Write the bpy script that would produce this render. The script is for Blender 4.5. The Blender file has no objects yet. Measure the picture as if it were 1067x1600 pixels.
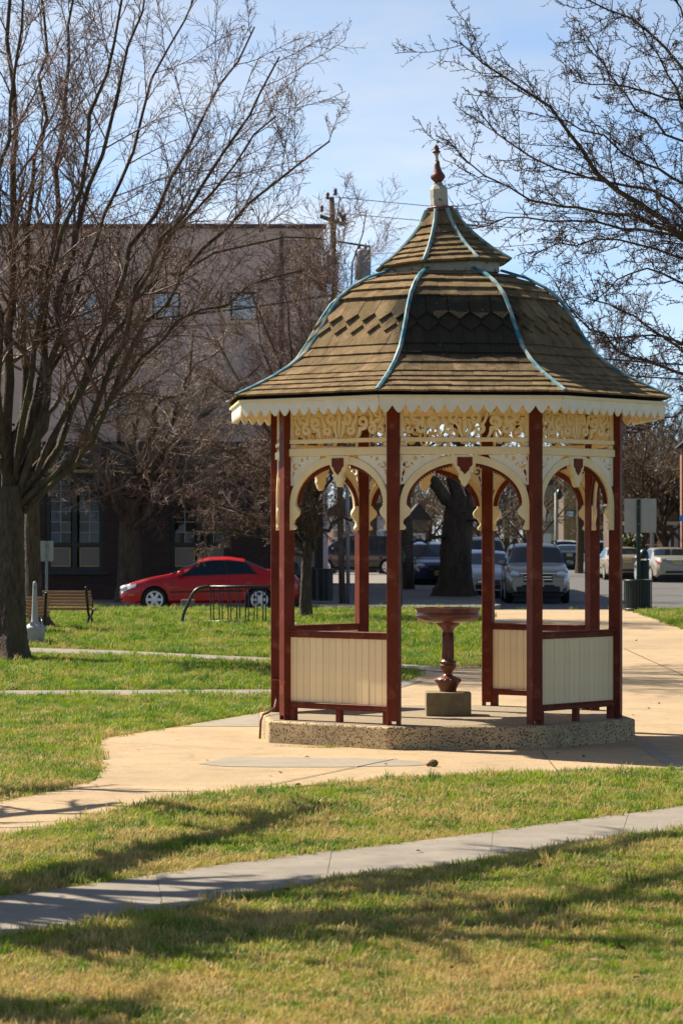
import bpy, bmesh, math, random
import numpy as np
from mathutils import Vector, Matrix

# ------------------------------------------------------------------ camera, sky, sun, exposure
SC = bpy.context.scene
COL = SC.collection
random.seed(7)
RNG = np.random.default_rng(11)
R = math.radians
CAM_H = 2.13                 # eye height over the lawn at the gazebo
F = 4700.0                   # focal length in photograph pixels (1600 high)
HZ = 840.0                   # horizon row in the photograph
CX = 533.5

cam_d = bpy.data.cameras.new('camera')
cam = bpy.data.objects.new('camera', cam_d)
COL.objects.link(cam)
cam.location = (0, 0, CAM_H)
cam.rotation_euler = (R(90), 0, 0)
cam_d.sensor_fit = 'VERTICAL'
cam_d.sensor_height = 36.0
cam_d.sensor_width = 24.0
cam_d.lens = F / 1600.0 * 36.0
cam_d.shift_y = (HZ - 800.0) / 1600.0
cam_d.clip_start = 0.5
cam_d.clip_end = 3000
cam_d.dof.use_dof = True
cam_d.dof.focus_distance = 31.0
cam_d.dof.aperture_fstop = 6.3
SC.camera = cam

SUN_EL = R(44.0)
SUN_AZ = R(-54.0)            # from +Y (view direction), negative is to the left
SUN_DIR = Vector((math.sin(SUN_AZ) * math.cos(SUN_EL), math.cos(SUN_AZ) * math.cos(SUN_EL), math.sin(SUN_EL)))

world = bpy.data.worlds.new('World')
SC.world = world
world.use_nodes = True
wn = world.node_tree
for n in list(wn.nodes):
    wn.nodes.remove(n)
wo = wn.nodes.new('ShaderNodeOutputWorld')
wb = wn.nodes.new('ShaderNodeBackground')
sky = wn.nodes.new('ShaderNodeTexSky')
sky.sky_type = 'NISHITA'
sky.sun_disc = False
sky.sun_elevation = SUN_EL
sky.sun_rotation = SUN_AZ
sky.altitude = 0
sky.air_density = 0.5
sky.dust_density = 0.8
sky.ozone_density = 4.0
# thin high cloud, the same everywhere on the dome
tc = wn.nodes.new('ShaderNodeTexCoord')
mp = wn.nodes.new('ShaderNodeMapping')
mp.inputs['Scale'].default_value = (2.2, 2.2, 9.0)
nz = wn.nodes.new('ShaderNodeTexNoise')
nz.inputs['Scale'].default_value = 3.0
nz.inputs['Detail'].default_value = 6.0
nz.inputs['Roughness'].default_value = 0.55
cr = wn.nodes.new('ShaderNodeValToRGB')
cr.color_ramp.elements[0].position = 0.34
cr.color_ramp.elements[0].color = (0, 0, 0, 1)
cr.color_ramp.elements[1].position = 0.70
cr.color_ramp.elements[1].color = (0.72, 0.72, 0.72, 1)
mx = wn.nodes.new('ShaderNodeMix')
mx.data_type = 'RGBA'
# the cloud is as bright as the sky round it, only whiter
bw_ = wn.nodes.new('ShaderNodeRGBToBW')
gain = wn.nodes.new('ShaderNodeMix'); gain.data_type = 'RGBA'; gain.blend_type = 'MULTIPLY'
gain.inputs[0].default_value = 1.0; gain.inputs[7].default_value = (1.32, 1.42, 1.55, 1)
wn.links.new(sky.outputs['Color'], bw_.inputs['Color'])
wn.links.new(bw_.outputs['Val'], gain.inputs[6])
wn.links.new(gain.outputs[2], mx.inputs[7])
wn.links.new(tc.outputs['Generated'], mp.inputs['Vector'])
wn.links.new(mp.outputs['Vector'], nz.inputs['Vector'])
wn.links.new(nz.outputs['Fac'], cr.inputs['Fac'])
wn.links.new(cr.outputs['Color'], mx.inputs[0])
tint = wn.nodes.new('ShaderNodeMix'); tint.data_type = 'RGBA'; tint.blend_type = 'MULTIPLY'
tint.inputs[0].default_value = 1.0; tint.inputs[7].default_value = (0.90, 1.02, 1.0, 1)
wn.links.new(sky.outputs['Color'], tint.inputs[6])
wn.links.new(tint.outputs[2], mx.inputs[6])
wn.links.new(mx.outputs[2], wb.inputs['Color'])
wn.links.new(wb.outputs['Background'], wo.inputs['Surface'])
wb.inputs['Strength'].default_value = 0.088

sun_d = bpy.data.lights.new('sun', 'SUN')
sun_d.energy = 5.0
sun_d.angle = R(0.53)
sun_d.color = (1.0, 0.91, 0.76)
sun = bpy.data.objects.new('sun', sun_d)
COL.objects.link(sun)
sun.location = (-20, 40, 40)
sun.rotation_euler = (-SUN_DIR).to_track_quat('-Z', 'Y').to_euler()

SC.view_settings.view_transform = 'Standard'
SC.view_settings.look = 'None'
SC.view_settings.exposure = 1.08
SC.view_settings.gamma = 1.0
SC.view_settings.use_curve_mapping = False
SC.cycles.max_bounces = 8
SC.cycles.diffuse_bounces = 4
SC.cycles.glossy_bounces = 3
SC.cycles.transmission_bounces = 4
SC.cycles.use_denoising = True
SC.cycles.sample_clamp_indirect = 6.0

# ------------------------------------------------------------------ measuring helpers
def zg(y):
    """height of the park lawn: level round the gazebo, rising a little to the street"""
    t = min(max((y - 36.0) / 34.0, 0.0), 1.0)
    return 0.40 * t * t * (3 - 2 * t)

STREET = 0.28

def pt(px, py, y):
    return Vector(((px - CX) * y / F, y, CAM_H + (HZ - py) * y / F))

def gp(px, py):
    """the spot of lawn under a pixel of the photograph"""
    y = 30.0
    for _ in range(40):
        y = (CAM_H - zg(y)) * F / max(py - HZ, 1.0)
        y = min(y, 200)
    return Vector(((px - CX) * y / F, y, zg(y)))

def fx(px, y):
    return (px - CX) * y / F

def fz(py, y):
    return CAM_H + (HZ - py) * y / F

# ------------------------------------------------------------------ object helpers
def tag(o, label=None, cat=None, group=None, kind=None):
    if label: o['label'] = label
    if cat: o['category'] = cat
    if group: o['group'] = group
    if kind: o['kind'] = kind
    return o

def empty(name, loc=(0, 0, 0), rz=0.0, parent=None):
    o = bpy.data.objects.new(name, None)
    COL.objects.link(o)
    o.location = loc
    o.rotation_euler = (0, 0, rz)
    o.empty_display_size = 0.2
    if parent: o.parent = parent
    return o

def link(name, me, m=None, parent=None, loc=None, rz=None):
    o = bpy.data.objects.new(name, me)
    COL.objects.link(o)
    if m is not None and len(me.materials) == 0:
        me.materials.append(m)
    if parent: o.parent = parent
    if loc is not None: o.location = loc
    if rz is not None: o.rotation_euler = (0, 0, rz)
    return o

class MB:
    """collects vertices and faces of one mesh"""
    def __init__(s):
        s.v = []; s.f = []
    def add(s, vs, fs):
        b = len(s.v)
        s.v.extend([tuple(p) for p in vs])
        s.f.extend([tuple(i + b for i in f) for f in fs])
        return s
    def box(s, c, d, rz=0.0, rx=0.0, ry=0.0, taper=1.0):
        hx, hy, hz = d[0] / 2, d[1] / 2, d[2] / 2
        m = Matrix.Translation(c) @ Matrix.Rotation(rz, 4, 'Z') @ Matrix.Rotation(ry, 4, 'Y') @ Matrix.Rotation(rx, 4, 'X')
        vs = []
        for z, k in ((-hz, 1.0), (hz, taper)):
            for x, y in ((-hx, -hy), (hx, -hy), (hx, hy), (-hx, hy)):
                vs.append(m @ Vector((x * k, y * k, z)))
        return s.add(vs, [(3, 2, 1, 0), (4, 5, 6, 7), (0, 1, 5, 4), (1, 2, 6, 5), (2, 3, 7, 6), (3, 0, 4, 7)])
    def bar(s, a, b, w, h, up=(0, 0, 1)):
        a = Vector(a); b = Vector(b)
        t = (b - a).normalized()
        u = t.cross(Vector(up))
        if u.length < 1e-4: u = t.cross(Vector((1, 0, 0)))
        u.normalize(); v = u.cross(t)
        vs = []
        for p in (a, b):
            for i, j in ((-1, -1), (1, -1), (1, 1), (-1, 1)):
                vs.append(p + u * (i * w / 2) + v * (j * h / 2))
        return s.add(vs, [(0, 1, 2, 3), (7, 6, 5, 4), (4, 5, 1, 0), (5, 6, 2, 1), (6, 7, 3, 2), (7, 4, 0, 3)])
    def tube(s, path, r, n=8, caps=True):
        path = [Vector(p) for p in path]
        rs = r if isinstance(r, (list, tuple)) else [r] * len(path)
        vs = []; fs = []
        ref = None
        for i, p in enumerate(path):
            t = (path[min(i + 1, len(path) - 1)] - path[max(i - 1, 0)]).normalized()
            if ref is None:
                ref = Vector((0, 0, 1)) if abs(t.z) < 0.9 else Vector((1, 0, 0))
            u = t.cross(ref).normalized(); v = u.cross(t).normalized()
            ref = v
            for k in range(n):
                a = 2 * math.pi * k / n
                vs.append(p + (u * math.cos(a) + v * math.sin(a)) * rs[i])
        for i in range(len(path) - 1):
            for k in range(n):
                a, b = i * n + k, i * n + (k + 1) % n
                fs.append((a, b, b + n, a + n))
        if caps:
            fs.append(tuple(range(n - 1, -1, -1)))
            q = (len(path) - 1) * n
            fs.append(tuple(range(q, q + n)))
        return s.add(vs, fs)
    def lathe(s, prof, n=24, c=(0, 0, 0), rot=0.0, cap=True, axis='Z'):
        vs = []; fs = []
        for r, z in prof:
            for k in range(n):
                a = 2 * math.pi * k / n + rot
                if axis == 'Z':
                    vs.append((c[0] + r * math.cos(a), c[1] + r * math.sin(a), c[2] + z))
                else:   # axis Y
                    vs.append((c[0] + r * math.cos(a), c[1] + z, c[2] + r * math.sin(a)))
        for i in range(len(prof) - 1):
            for k in range(n):
                a, b = i * n + k, i * n + (k + 1) % n
                fs.append((a, b, b + n, a + n) if axis == 'Z' else (b, a, a + n, b + n))
        if cap:
            fs.append(tuple(range(n - 1, -1, -1)))
            q = (len(prof) - 1) * n
            fs.append(tuple(range(q, q + n)))
        return s.add(vs, fs)
    def prism(s, poly, lo, hi, plane='XY'):
        """extrude a closed 2D outline; plane XZ extrudes along Y"""
        n = len(poly)
        if plane == 'XY':
            vs = [(x, y, lo) for x, y in poly] + [(x, y, hi) for x, y in poly]
        else:
            vs = [(x, lo, z) for x, z in poly] + [(x, hi, z) for x, z in poly]
        fs = [tuple(range(n - 1, -1, -1)), tuple(range(n, 2 * n))]
        for i in range(n):
            j = (i + 1) % n
            fs.append((i, j, j + n, i + n))
        return s.add(vs, fs)
    def mesh(s, name, smooth=False, bevel=0.0, seg=1, fix=True):
        me = bpy.data.meshes.new(name)
        me.from_pydata(s.v, [], s.f)
        if bevel > 0 or fix:
            bm = bmesh.new(); bm.from_mesh(me)
            if fix:
                bmesh.ops.recalc_face_normals(bm, faces=bm.faces)
            if bevel > 0:
                es = [e for e in bm.edges if len(e.link_faces) == 2 and e.calc_face_angle(0) > 0.6]
                bmesh.ops.bevel(bm, geom=es, offset=bevel, segments=seg, affect='EDGES', profile=0.5, clamp_overlap=True)
            bm.to_mesh(me); bm.free()
        if smooth:
            me.shade_smooth()
        me.update()
        return me
    def build(s, name, m, parent=None, smooth=False, bevel=0.0, seg=1, loc=None, rz=None, fix=True):
        return link(name, s.mesh(name, smooth, bevel, seg, fix), m, parent, loc, rz)

def auto_smooth(o, ang=35):
    me = o.data
    me.shade_smooth()
    bm = bmesh.new(); bm.from_mesh(me)
    for e in bm.edges:
        if len(e.link_faces) == 2 and e.calc_face_angle(0) > R(ang):
            e.smooth = False
    bm.to_mesh(me); bm.free()
    return o

def copy_tree(o, parent=None):
    c = o.copy()
    COL.objects.link(c)
    c.parent = parent
    for ch in list(o.children):
        copy_tree(ch, c)
    return c

def fret(name, outer, holes, thick):
    """a sawn board: outline with holes in local XZ, thickness along Y"""
    cu = bpy.data.curves.new(name, 'CURVE')
    cu.dimensions = '2D'; cu.fill_mode = 'BOTH'; cu.extrude = thick / 2
    for loop in [outer] + holes:
        sp = cu.splines.new('POLY')
        sp.points.add(len(loop) - 1)
        for i, (x, z) in enumerate(loop):
            sp.points[i].co = (x, z, 0, 1)
        sp.use_cyclic_u = True
    o = bpy.data.objects.new(name, cu)
    me = bpy.data.meshes.new_from_object(o)
    bpy.data.objects.remove(o)
    me.transform(Matrix.Rotation(R(90), 4, 'X'))
    bm = bmesh.new(); bm.from_mesh(me)
    bmesh.ops.remove_doubles(bm, verts=bm.verts, dist=0.0002)
    bmesh.ops.recalc_face_normals(bm, faces=bm.faces)
    bm.to_mesh(me); bm.free()
    me.name = name
    return me

def poly_sheet(name, pts, m, dz, parent=None, step=1.6, thick=0.0):
    """a flat outline laid on the lawn's relief"""
    bm = bmesh.new()
    vs = [bm.verts.new((p[0], p[1], 0)) for p in pts]
    bm.faces.new(vs)
    bmesh.ops.triangulate(bm, faces=bm.faces)
    ys = [p[1] for p in pts]
    y = max(34.0, min(ys)) + 0.37
    while y < max(ys):
        bmesh.ops.bisect_plane(bm, geom=list(bm.verts) + list(bm.edges) + list(bm.faces), plane_co=(0, y, 0), plane_no=(0, 1, 0))
        y += step
    for v in bm.verts:
        v.co.z = zg(v.co.y) + dz
    bmesh.ops.recalc_face_normals(bm, faces=bm.faces)
    for f in bm.faces:
        if f.normal.z < 0: f.normal_flip()
    if thick > 0:
        ret = bmesh.ops.extrude_face_region(bm, geom=list(bm.faces))
        for v in ret['geom']:
            if isinstance(v, bmesh.types.BMVert): v.co.z -= thick
        bmesh.ops.recalc_face_normals(bm, faces=bm.faces)
    me = bpy.data.meshes.new(name)
    bm.to_mesh(me); bm.free()
    return link(name, me, m, parent)

def in_poly(px, py, poly):
    ins = np.zeros(len(px), bool)
    n = len(poly)
    j = n - 1
    for i in range(n):
        xi, yi = poly[i][0], poly[i][1]
        xj, yj = poly[j][0], poly[j][1]
        c = ((yi > py) != (yj > py))
        d = (yj - yi) if abs(yj - yi) > 1e-9 else 1e-9
        ins ^= c & (px < (xj - xi) * (py - yi) / d + xi)
        j = i
    return ins

# ------------------------------------------------------------------ materials
def nodes_of(name):
    m = bpy.data.materials.new(name)
    m.use_nodes = True
    nt = m.node_tree
    bsdf = nt.nodes['Principled BSDF']
    return m, nt, bsdf

def pmat(name, c1, c2=None, scale=8.0, rough=0.6, bump=0.0, bscale=None, metal=0.0, spec=0.4, stretch=(1, 1, 1),
         island=0.0, coat=0.0, lo=0.35, hi=0.65, detail=5.0, world_pos=False, c3=None, scale3=2.0, lo3=0.5, hi3=0.65, ior=None, rvar=0.0):
    m, nt, b = nodes_of(name)
    L = nt.links
    b.inputs['Roughness'].default_value = rough
    b.inputs['Metallic'].default_value = metal
    b.inputs['Specular IOR Level'].default_value = spec
    if ior: b.inputs['IOR'].default_value = ior
    if coat: 
        b.inputs['Coat Weight'].default_value = coat
        b.inputs['Coat Roughness'].default_value = 0.06
    if world_pos:
        g = nt.nodes.new('ShaderNodeNewGeometry'); src = g.outputs['Position']
    else:
        t = nt.nodes.new('ShaderNodeTexCoord'); src = t.outputs['Object']
    mpn = nt.nodes.new('ShaderNodeMapping')
    mpn.inputs['Scale'].default_value = stretch
    L.new(src, mpn.inputs['Vector'])
    vec = mpn.outputs['Vector']
    col = None
    if c2 is not None:
        n = nt.nodes.new('ShaderNodeTexNoise')
        n.inputs['Scale'].default_value = scale; n.inputs['Detail'].default_value = detail; n.inputs['Roughness'].default_value = 0.6
        L.new(vec, n.inputs['Vector'])
        r = nt.nodes.new('ShaderNodeMapRange')
        r.inputs['From Min'].default_value = lo; r.inputs['From Max'].default_value = hi
        L.new(n.outputs['Fac'], r.inputs['Value'])
        x = nt.nodes.new('ShaderNodeMix'); x.data_type = 'RGBA'
        x.inputs[6].default_value = (*c1, 1); x.inputs[7].default_value = (*c2, 1)
        L.new(r.outputs['Result'], x.inputs[0])
        col = x.outputs[2]
        if rvar:
            rr = nt.nodes.new('ShaderNodeMapRange')
            rr.inputs['To Min'].default_value = max(rough - rvar, 0.02); rr.inputs['To Max'].default_value = min(rough + rvar, 1)
            L.new(n.outputs['Fac'], rr.inputs['Value']); L.new(rr.outputs['Result'], b.inputs['Roughness'])
    if c3 is not None:
        n3 = nt.nodes.new('ShaderNodeTexNoise')
        n3.inputs['Scale'].default_value = scale3; n3.inputs['Detail'].default_value = 4.0
        L.new(vec, n3.inputs['Vector'])
        r3 = nt.nodes.new('ShaderNodeMapRange')
        r3.inputs['From Min'].default_value = lo3; r3.inputs['From Max'].default_value = hi3
        L.new(n3.outputs['Fac'], r3.inputs['Value'])
        x3 = nt.nodes.new('ShaderNodeMix'); x3.data_type = 'RGBA'
        L.new(r3.outputs['Result'], x3.inputs[0])
        if col is not None: L.new(col, x3.inputs[6])
        else: x3.inputs[6].default_value = (*c1, 1)
        x3.inputs[7].default_value = (*c3, 1)
        col = x3.outputs[2]
    if island > 0:
        g2 = nt.nodes.new('ShaderNodeNewGeometry'); oi = nt.nodes.new('ShaderNodeObjectInfo')
        ad = nt.nodes.new('ShaderNodeMath'); ad.operation = 'ADD'
        L.new(g2.outputs['Random Per Island'], ad.inputs[0]); L.new(oi.outputs['Random'], ad.inputs[1])
        fr = nt.nodes.new('ShaderNodeMath'); fr.operation = 'FRACT'
        L.new(ad.outputs[0], fr.inputs[0])
        mr = nt.nodes.new('ShaderNodeMapRange')
        mr.inputs['To Min'].default_value = 1 - island; mr.inputs['To Max'].default_value = 1 + island
        L.new(fr.outputs[0], mr.inputs['Value'])
        hs = nt.nodes.new('ShaderNodeHueSaturation')
        L.new(mr.outputs['Result'], hs.inputs['Value'])
        if col is not None: L.new(col, hs.inputs['Color'])
        else: hs.inputs['Color'].default_value = (*c1, 1)
        col = hs.outputs['Color']
    if col is not None: L.new(col, b.inputs['Base Color'])
    else: b.inputs['Base Color'].default_value = (*c1, 1)
    if bump > 0:
        nb = nt.nodes.new('ShaderNodeTexNoise')
        nb.inputs['Scale'].default_value = bscale or scale * 4; nb.inputs['Detail'].default_value = 4.0
        L.new(vec, nb.inputs['Vector'])
        bp = nt.nodes.new('ShaderNodeBump')
        bp.inputs['Strength'].default_value = bump; bp.inputs['Distance'].default_value = 0.02 if bump < 0.8 else 0.06
        L.new(nb.outputs['Fac'], bp.inputs['Height']); L.new(bp.outputs['Normal'], b.inputs['Normal'])
    m['bsdf'] = b.name
    return m

def brick_mat(name, c1, c2, mortar, bw, bh):
    m, nt, b = nodes_of(name)
    L = nt.links
    t = nt.nodes.new('ShaderNodeTexCoord')
    mpn = nt.nodes.new('ShaderNodeMapping')
    mpn.inputs['Rotation'].default_value = (R(-90), 0, 0)
    L.new(t.outputs['Object'], mpn.inputs['Vector'])
    br = nt.nodes.new('ShaderNodeTexBrick')
    br.inputs['Scale'].default_value = 1.0
    br.inputs['Brick Width'].default_value = bw; br.inputs['Row Height'].default_value = bh
    br.inputs['Mortar Size'].default_value = bh * 0.09
    br.inputs['Color1'].default_value = (*c1, 1); br.inputs['Color2'].default_value = (*c2, 1); br.inputs['Mortar'].default_value = (*mortar, 1)
    L.new(mpn.outputs['Vector'], br.inputs['Vector'])
    L.new(br.outputs['Color'], b.inputs['Base Color'])
    b.inputs['Roughness'].default_value = 0.85
    bp = nt.nodes.new('ShaderNodeBump'); bp.inputs['Strength'].default_value = 0.5; bp.inputs['Distance'].default_value = 0.02; bp.invert = True
    L.new(br.outputs['Fac'], bp.inputs['Height']); L.new(bp.outputs['Normal'], b.inputs['Normal'])
    return m

def pitted_mat(name, base, base2, dark, scale, size, bump=0.6, stain=None):
    """exposed-aggregate concrete: pale matrix, dark stones and pits"""
    m, nt, b = nodes_of(name)
    L = nt.links
    t = nt.nodes.new('ShaderNodeTexCoord')
    n0 = nt.nodes.new('ShaderNodeTexNoise'); n0.inputs['Scale'].default_value = 3.0; n0.inputs['Detail'].default_value = 5
    L.new(t.outputs['Object'], n0.inputs['Vector'])
    x0 = nt.nodes.new('ShaderNodeMix'); x0.data_type = 'RGBA'
    x0.inputs[6].default_value = (*base, 1); x0.inputs[7].default_value = (*base2, 1)
    L.new(n0.outputs['Fac'], x0.inputs[0])
    wv = nt.nodes.new('ShaderNodeTexNoise'); wv.inputs['Scale'].default_value = scale * 0.6
    L.new(t.outputs['Object'], wv.inputs['Vector'])
    av = nt.nodes.new('ShaderNodeMix'); av.data_type = 'RGBA'; av.inputs[0].default_value = 0.02
    L.new(t.outputs['Object'], av.inputs[6]); L.new(wv.outputs['Color'], av.inputs[7])
    vo = nt.nodes.new('ShaderNodeTexVoronoi'); vo.inputs['Scale'].default_value = scale; vo.inputs['Randomness'].default_value = 1.0
    L.new(av.outputs[2], vo.inputs['Vector'])
    sep = nt.nodes.new('ShaderNodeSeparateColor'); L.new(vo.outputs['Color'], sep.inputs[0])
    th = nt.nodes.new('ShaderNodeMath'); th.operation = 'MULTIPLY'; th.inputs[1].default_value = size
    L.new(sep.outputs[0], th.inputs[0])
    cmpn = nt.nodes.new('ShaderNodeMath'); cmpn.operation = 'SUBTRACT'
    L.new(th.outputs[0], cmpn.inputs[0]); L.new(vo.outputs['Distance'], cmpn.inputs[1])
    mr = nt.nodes.new('ShaderNodeMapRange'); mr.inputs['From Min'].default_value = -0.04; mr.inputs['From Max'].default_value = 0.06
    L.new(cmpn.outputs[0], mr.inputs['Value'])
    x1 = nt.nodes.new('ShaderNodeMix'); x1.data_type = 'RGBA'
    L.new(mr.outputs['Result'], x1.inputs[0]); L.new(x0.outputs[2], x1.inputs[6]); x1.inputs[7].default_value = (*dark, 1)
    vo2 = nt.nodes.new('ShaderNodeTexVoronoi'); vo2.inputs['Scale'].default_value = scale * 2.1
    L.new(t.outputs['Object'], vo2.inputs['Vector'])
    sep2 = nt.nodes.new('ShaderNodeSeparateColor'); L.new(vo2.outputs['Color'], sep2.inputs[0])
    th2 = nt.nodes.new('ShaderNodeMath'); th2.operation = 'MULTIPLY_ADD'; th2.inputs[1].default_value = size; th2.inputs[2].default_value = -0.10
    L.new(sep2.outputs[1], th2.inputs[0])
    cm2 = nt.nodes.new('ShaderNodeMath'); cm2.operation = 'SUBTRACT'; L.new(th2.outputs[0], cm2.inputs[0]); L.new(vo2.outputs['Distance'], cm2.inputs[1])
    mr2 = nt.nodes.new('ShaderNodeMapRange'); mr2.inputs['From Min'].default_value = -0.05; mr2.inputs['From Max'].default_value = 0.08; mr2.inputs['To Max'].default_value = 0.75
    L.new(cm2.outputs[0], mr2.inputs['Value'])
    x2 = nt.nodes.new('ShaderNodeMix'); x2.data_type = 'RGBA'
    L.new(mr2.outputs['Result'], x2.inputs[0]); L.new(x1.outputs[2], x2.inputs[6]); x2.inputs[7].default_value = (dark[0] * 2.2, dark[1] * 2.1, dark[2] * 2.0, 1)
    colo = x2.outputs[2]
    if stain:
        for sc_, lo_, hi_, amt in ((0.5, 0.44, 0.66, 0.5), (2.3, 0.48, 0.66, 0.45), (11.0, 0.56, 0.66, 0.55)):
            ns_ = nt.nodes.new('ShaderNodeTexNoise'); ns_.inputs['Scale'].default_value = sc_; ns_.inputs['Detail'].default_value = 8; ns_.inputs['Roughness'].default_value = 0.65; ns_.inputs['Distortion'].default_value = 0.6
            L.new(t.outputs['Object'], ns_.inputs['Vector'])
            rs_ = nt.nodes.new('ShaderNodeMapRange'); rs_.inputs['From Min'].default_value = lo_; rs_.inputs['From Max'].default_value = hi_; rs_.inputs['To Max'].default_value = amt
            L.new(ns_.outputs['Fac'], rs_.inputs['Value'])
            xs_ = nt.nodes.new('ShaderNodeMix'); xs_.data_type = 'RGBA'
            L.new(rs_.outputs['Result'], xs_.inputs[0]); L.new(colo, xs_.inputs[6]); xs_.inputs[7].default_value = (*stain, 1)
            colo = xs_.outputs[2]
    L.new(colo, b.inputs['Base Color'])
    b.inputs['Roughness'].default_value = 0.9; b.inputs['Specular IOR Level'].default_value = 0.2
    bp = nt.nodes.new('ShaderNodeBump'); bp.inputs['Strength'].default_value = bump; bp.inputs['Distance'].default_value = 0.015; bp.invert = True
    L.new(mr.outputs['Result'], bp.inputs['Height']); L.new(bp.outputs['Normal'], b.inputs['Normal'])
    return m

def leafy_mat(name, green, green2, straw, rough=0.6, trans=0.35):
    """grass blades: colour drifts across the lawn in patches, light comes through"""
    m, nt, b = nodes_of(name)
    L = nt.links
    g = nt.nodes.new('ShaderNodeNewGeometry'); oi = nt.nodes.new('ShaderNodeObjectInfo')
    n1 = nt.nodes.new('ShaderNodeTexNoise'); n1.inputs['Scale'].default_value = 0.95; n1.inputs['Detail'].default_value = 7.0; n1.inputs['Roughness'].default_value = 0.72
    L.new(g.outputs['Position'], n1.inputs['Vector'])
    n2 = nt.nodes.new('ShaderNodeTexNoise'); n2.inputs['Scale'].default_value = 2.2; n2.inputs['Detail'].default_value = 5.0
    L.new(g.outputs['Position'], n2.inputs['Vector'])
    xg = nt.nodes.new('ShaderNodeMix'); xg.data_type = 'RGBA'
    xg.inputs[6].default_value = (*green, 1); xg.inputs[7].default_value = (*green2, 1)
    r2 = nt.nodes.new('ShaderNodeMapRange'); r2.inputs['From Min'].default_value = 0.42; r2.inputs['From Max'].default_value = 0.58
    L.new(n2.outputs['Fac'], r2.inputs['Value']); L.new(r2.outputs['Result'], xg.inputs[0])
    # straw grows with the patch noise, the single clump's chance and nearness to the south end of the lawn (worn turf)
    sp = nt.nodes.new('ShaderNodeSeparateXYZ'); L.new(g.outputs['Position'], sp.inputs[0])
    ry = nt.nodes.new('ShaderNodeMapRange'); ry.inputs['From Min'].default_value = 14.0; ry.inputs['From Max'].default_value = 40.0
    ry.inputs['To Min'].default_value = 0.11; ry.inputs['To Max'].default_value = -0.05
    L.new(sp.outputs['Y'], ry.inputs['Value'])
    a1 = nt.nodes.new('ShaderNodeMath'); a1.operation = 'ADD'
    L.new(n1.outputs['Fac'], a1.inputs[0]); L.new(ry.outputs['Result'], a1.inputs[1])
    rm = nt.nodes.new('ShaderNodeMapRange'); rm.inputs['To Min'].default_value = -0.16; rm.inputs['To Max'].default_value = 0.16
    L.new(oi.outputs['Random'], rm.inputs['Value'])
    a2 = nt.nodes.new('ShaderNodeMath'); a2.operation = 'ADD'
    L.new(a1.outputs[0], a2.inputs[0]); L.new(rm.outputs['Result'], a2.inputs[1])
    r1 = nt.nodes.new('ShaderNodeMapRange'); r1.inputs['From Min'].default_value = 0.495; r1.inputs['From Max'].default_value = 0.66
    L.new(a2.outputs[0], r1.inputs['Value'])
    xs = nt.nodes.new('ShaderNodeMix'); xs.data_type = 'RGBA'
    L.new(r1.outputs['Result'], xs.inputs[0]); L.new(xg.outputs[2], xs.inputs[6]); xs.inputs[7].default_value = (*straw, 1)
    L.new(xs.outputs[2], b.inputs['Base Color'])
    b.inputs['Roughness'].default_value = rough
    b.inputs['Specular IOR Level'].default_value = 0.25
    if trans > 0:
        tr = nt.nodes.new('ShaderNodeBsdfTranslucent'); L.new(xs.outputs[2], tr.inputs['Color'])
        ms = nt.nodes.new('ShaderNodeMixShader'); ms.inputs[0].default_value = trans
        out = nt.nodes['Material Output']
        L.new(b.outputs[0], ms.inputs[1]); L.new(tr.outputs[0], ms.inputs[2]); L.new(ms.outputs[0], out.inputs['Surface'])
    return m

M = {}
M['cream'] = pmat('cream_paint', (0.78, 0.61, 0.34), (0.84, 0.68, 0.41), 5, 0.5, 0.05, 60, spec=0.35)
M['offwhite'] = pmat('white_paint', (0.84, 0.76, 0.63), (0.78, 0.68, 0.53), 6, 0.5, 0.05, 60, spec=0.35)
M['boards'] = pmat('panel_paint', (0.88, 0.69, 0.40), (0.82, 0.63, 0.36), 4, 0.5, 0.04, 60, spec=0.3, island=0.035, c3=(0.50, 0.38, 0.23), scale3=7, lo3=0.66, hi3=0.80)
M['red'] = pmat('barn_red_paint', (0.150, 0.031, 0.016), (0.108, 0.022, 0.012), 5, 0.5, 0.15, 50, spec=0.1, rvar=0.12, c3=(0.21, 0.062, 0.038), scale3=9, lo3=0.56, hi3=0.72)
M['weathered'] = pmat('weathered_white', (0.4526, 0.4161, 0.3431), (0.365, 0.3212, 0.2482), 9, 0.75, 0.2, 40, c3=(0.146, 0.1022, 0.0657), scale3=16, lo3=0.60, hi3=0.66)
M['finial'] = pmat('weathered_red', (0.1518, 0.0438, 0.02628), (0.1168, 0.03504, 0.02044), 12, 0.55, 0.15, 60, c3=(0.2628, 0.1927, 0.146), scale3=22, lo3=0.66, hi3=0.72)
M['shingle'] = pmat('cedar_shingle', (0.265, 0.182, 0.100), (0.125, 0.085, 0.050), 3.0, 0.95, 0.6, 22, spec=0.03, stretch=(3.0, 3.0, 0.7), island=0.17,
                    c3=(0.180, 0.132, 0.068), scale3=1.6, lo3=0.45, hi3=0.7)
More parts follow.
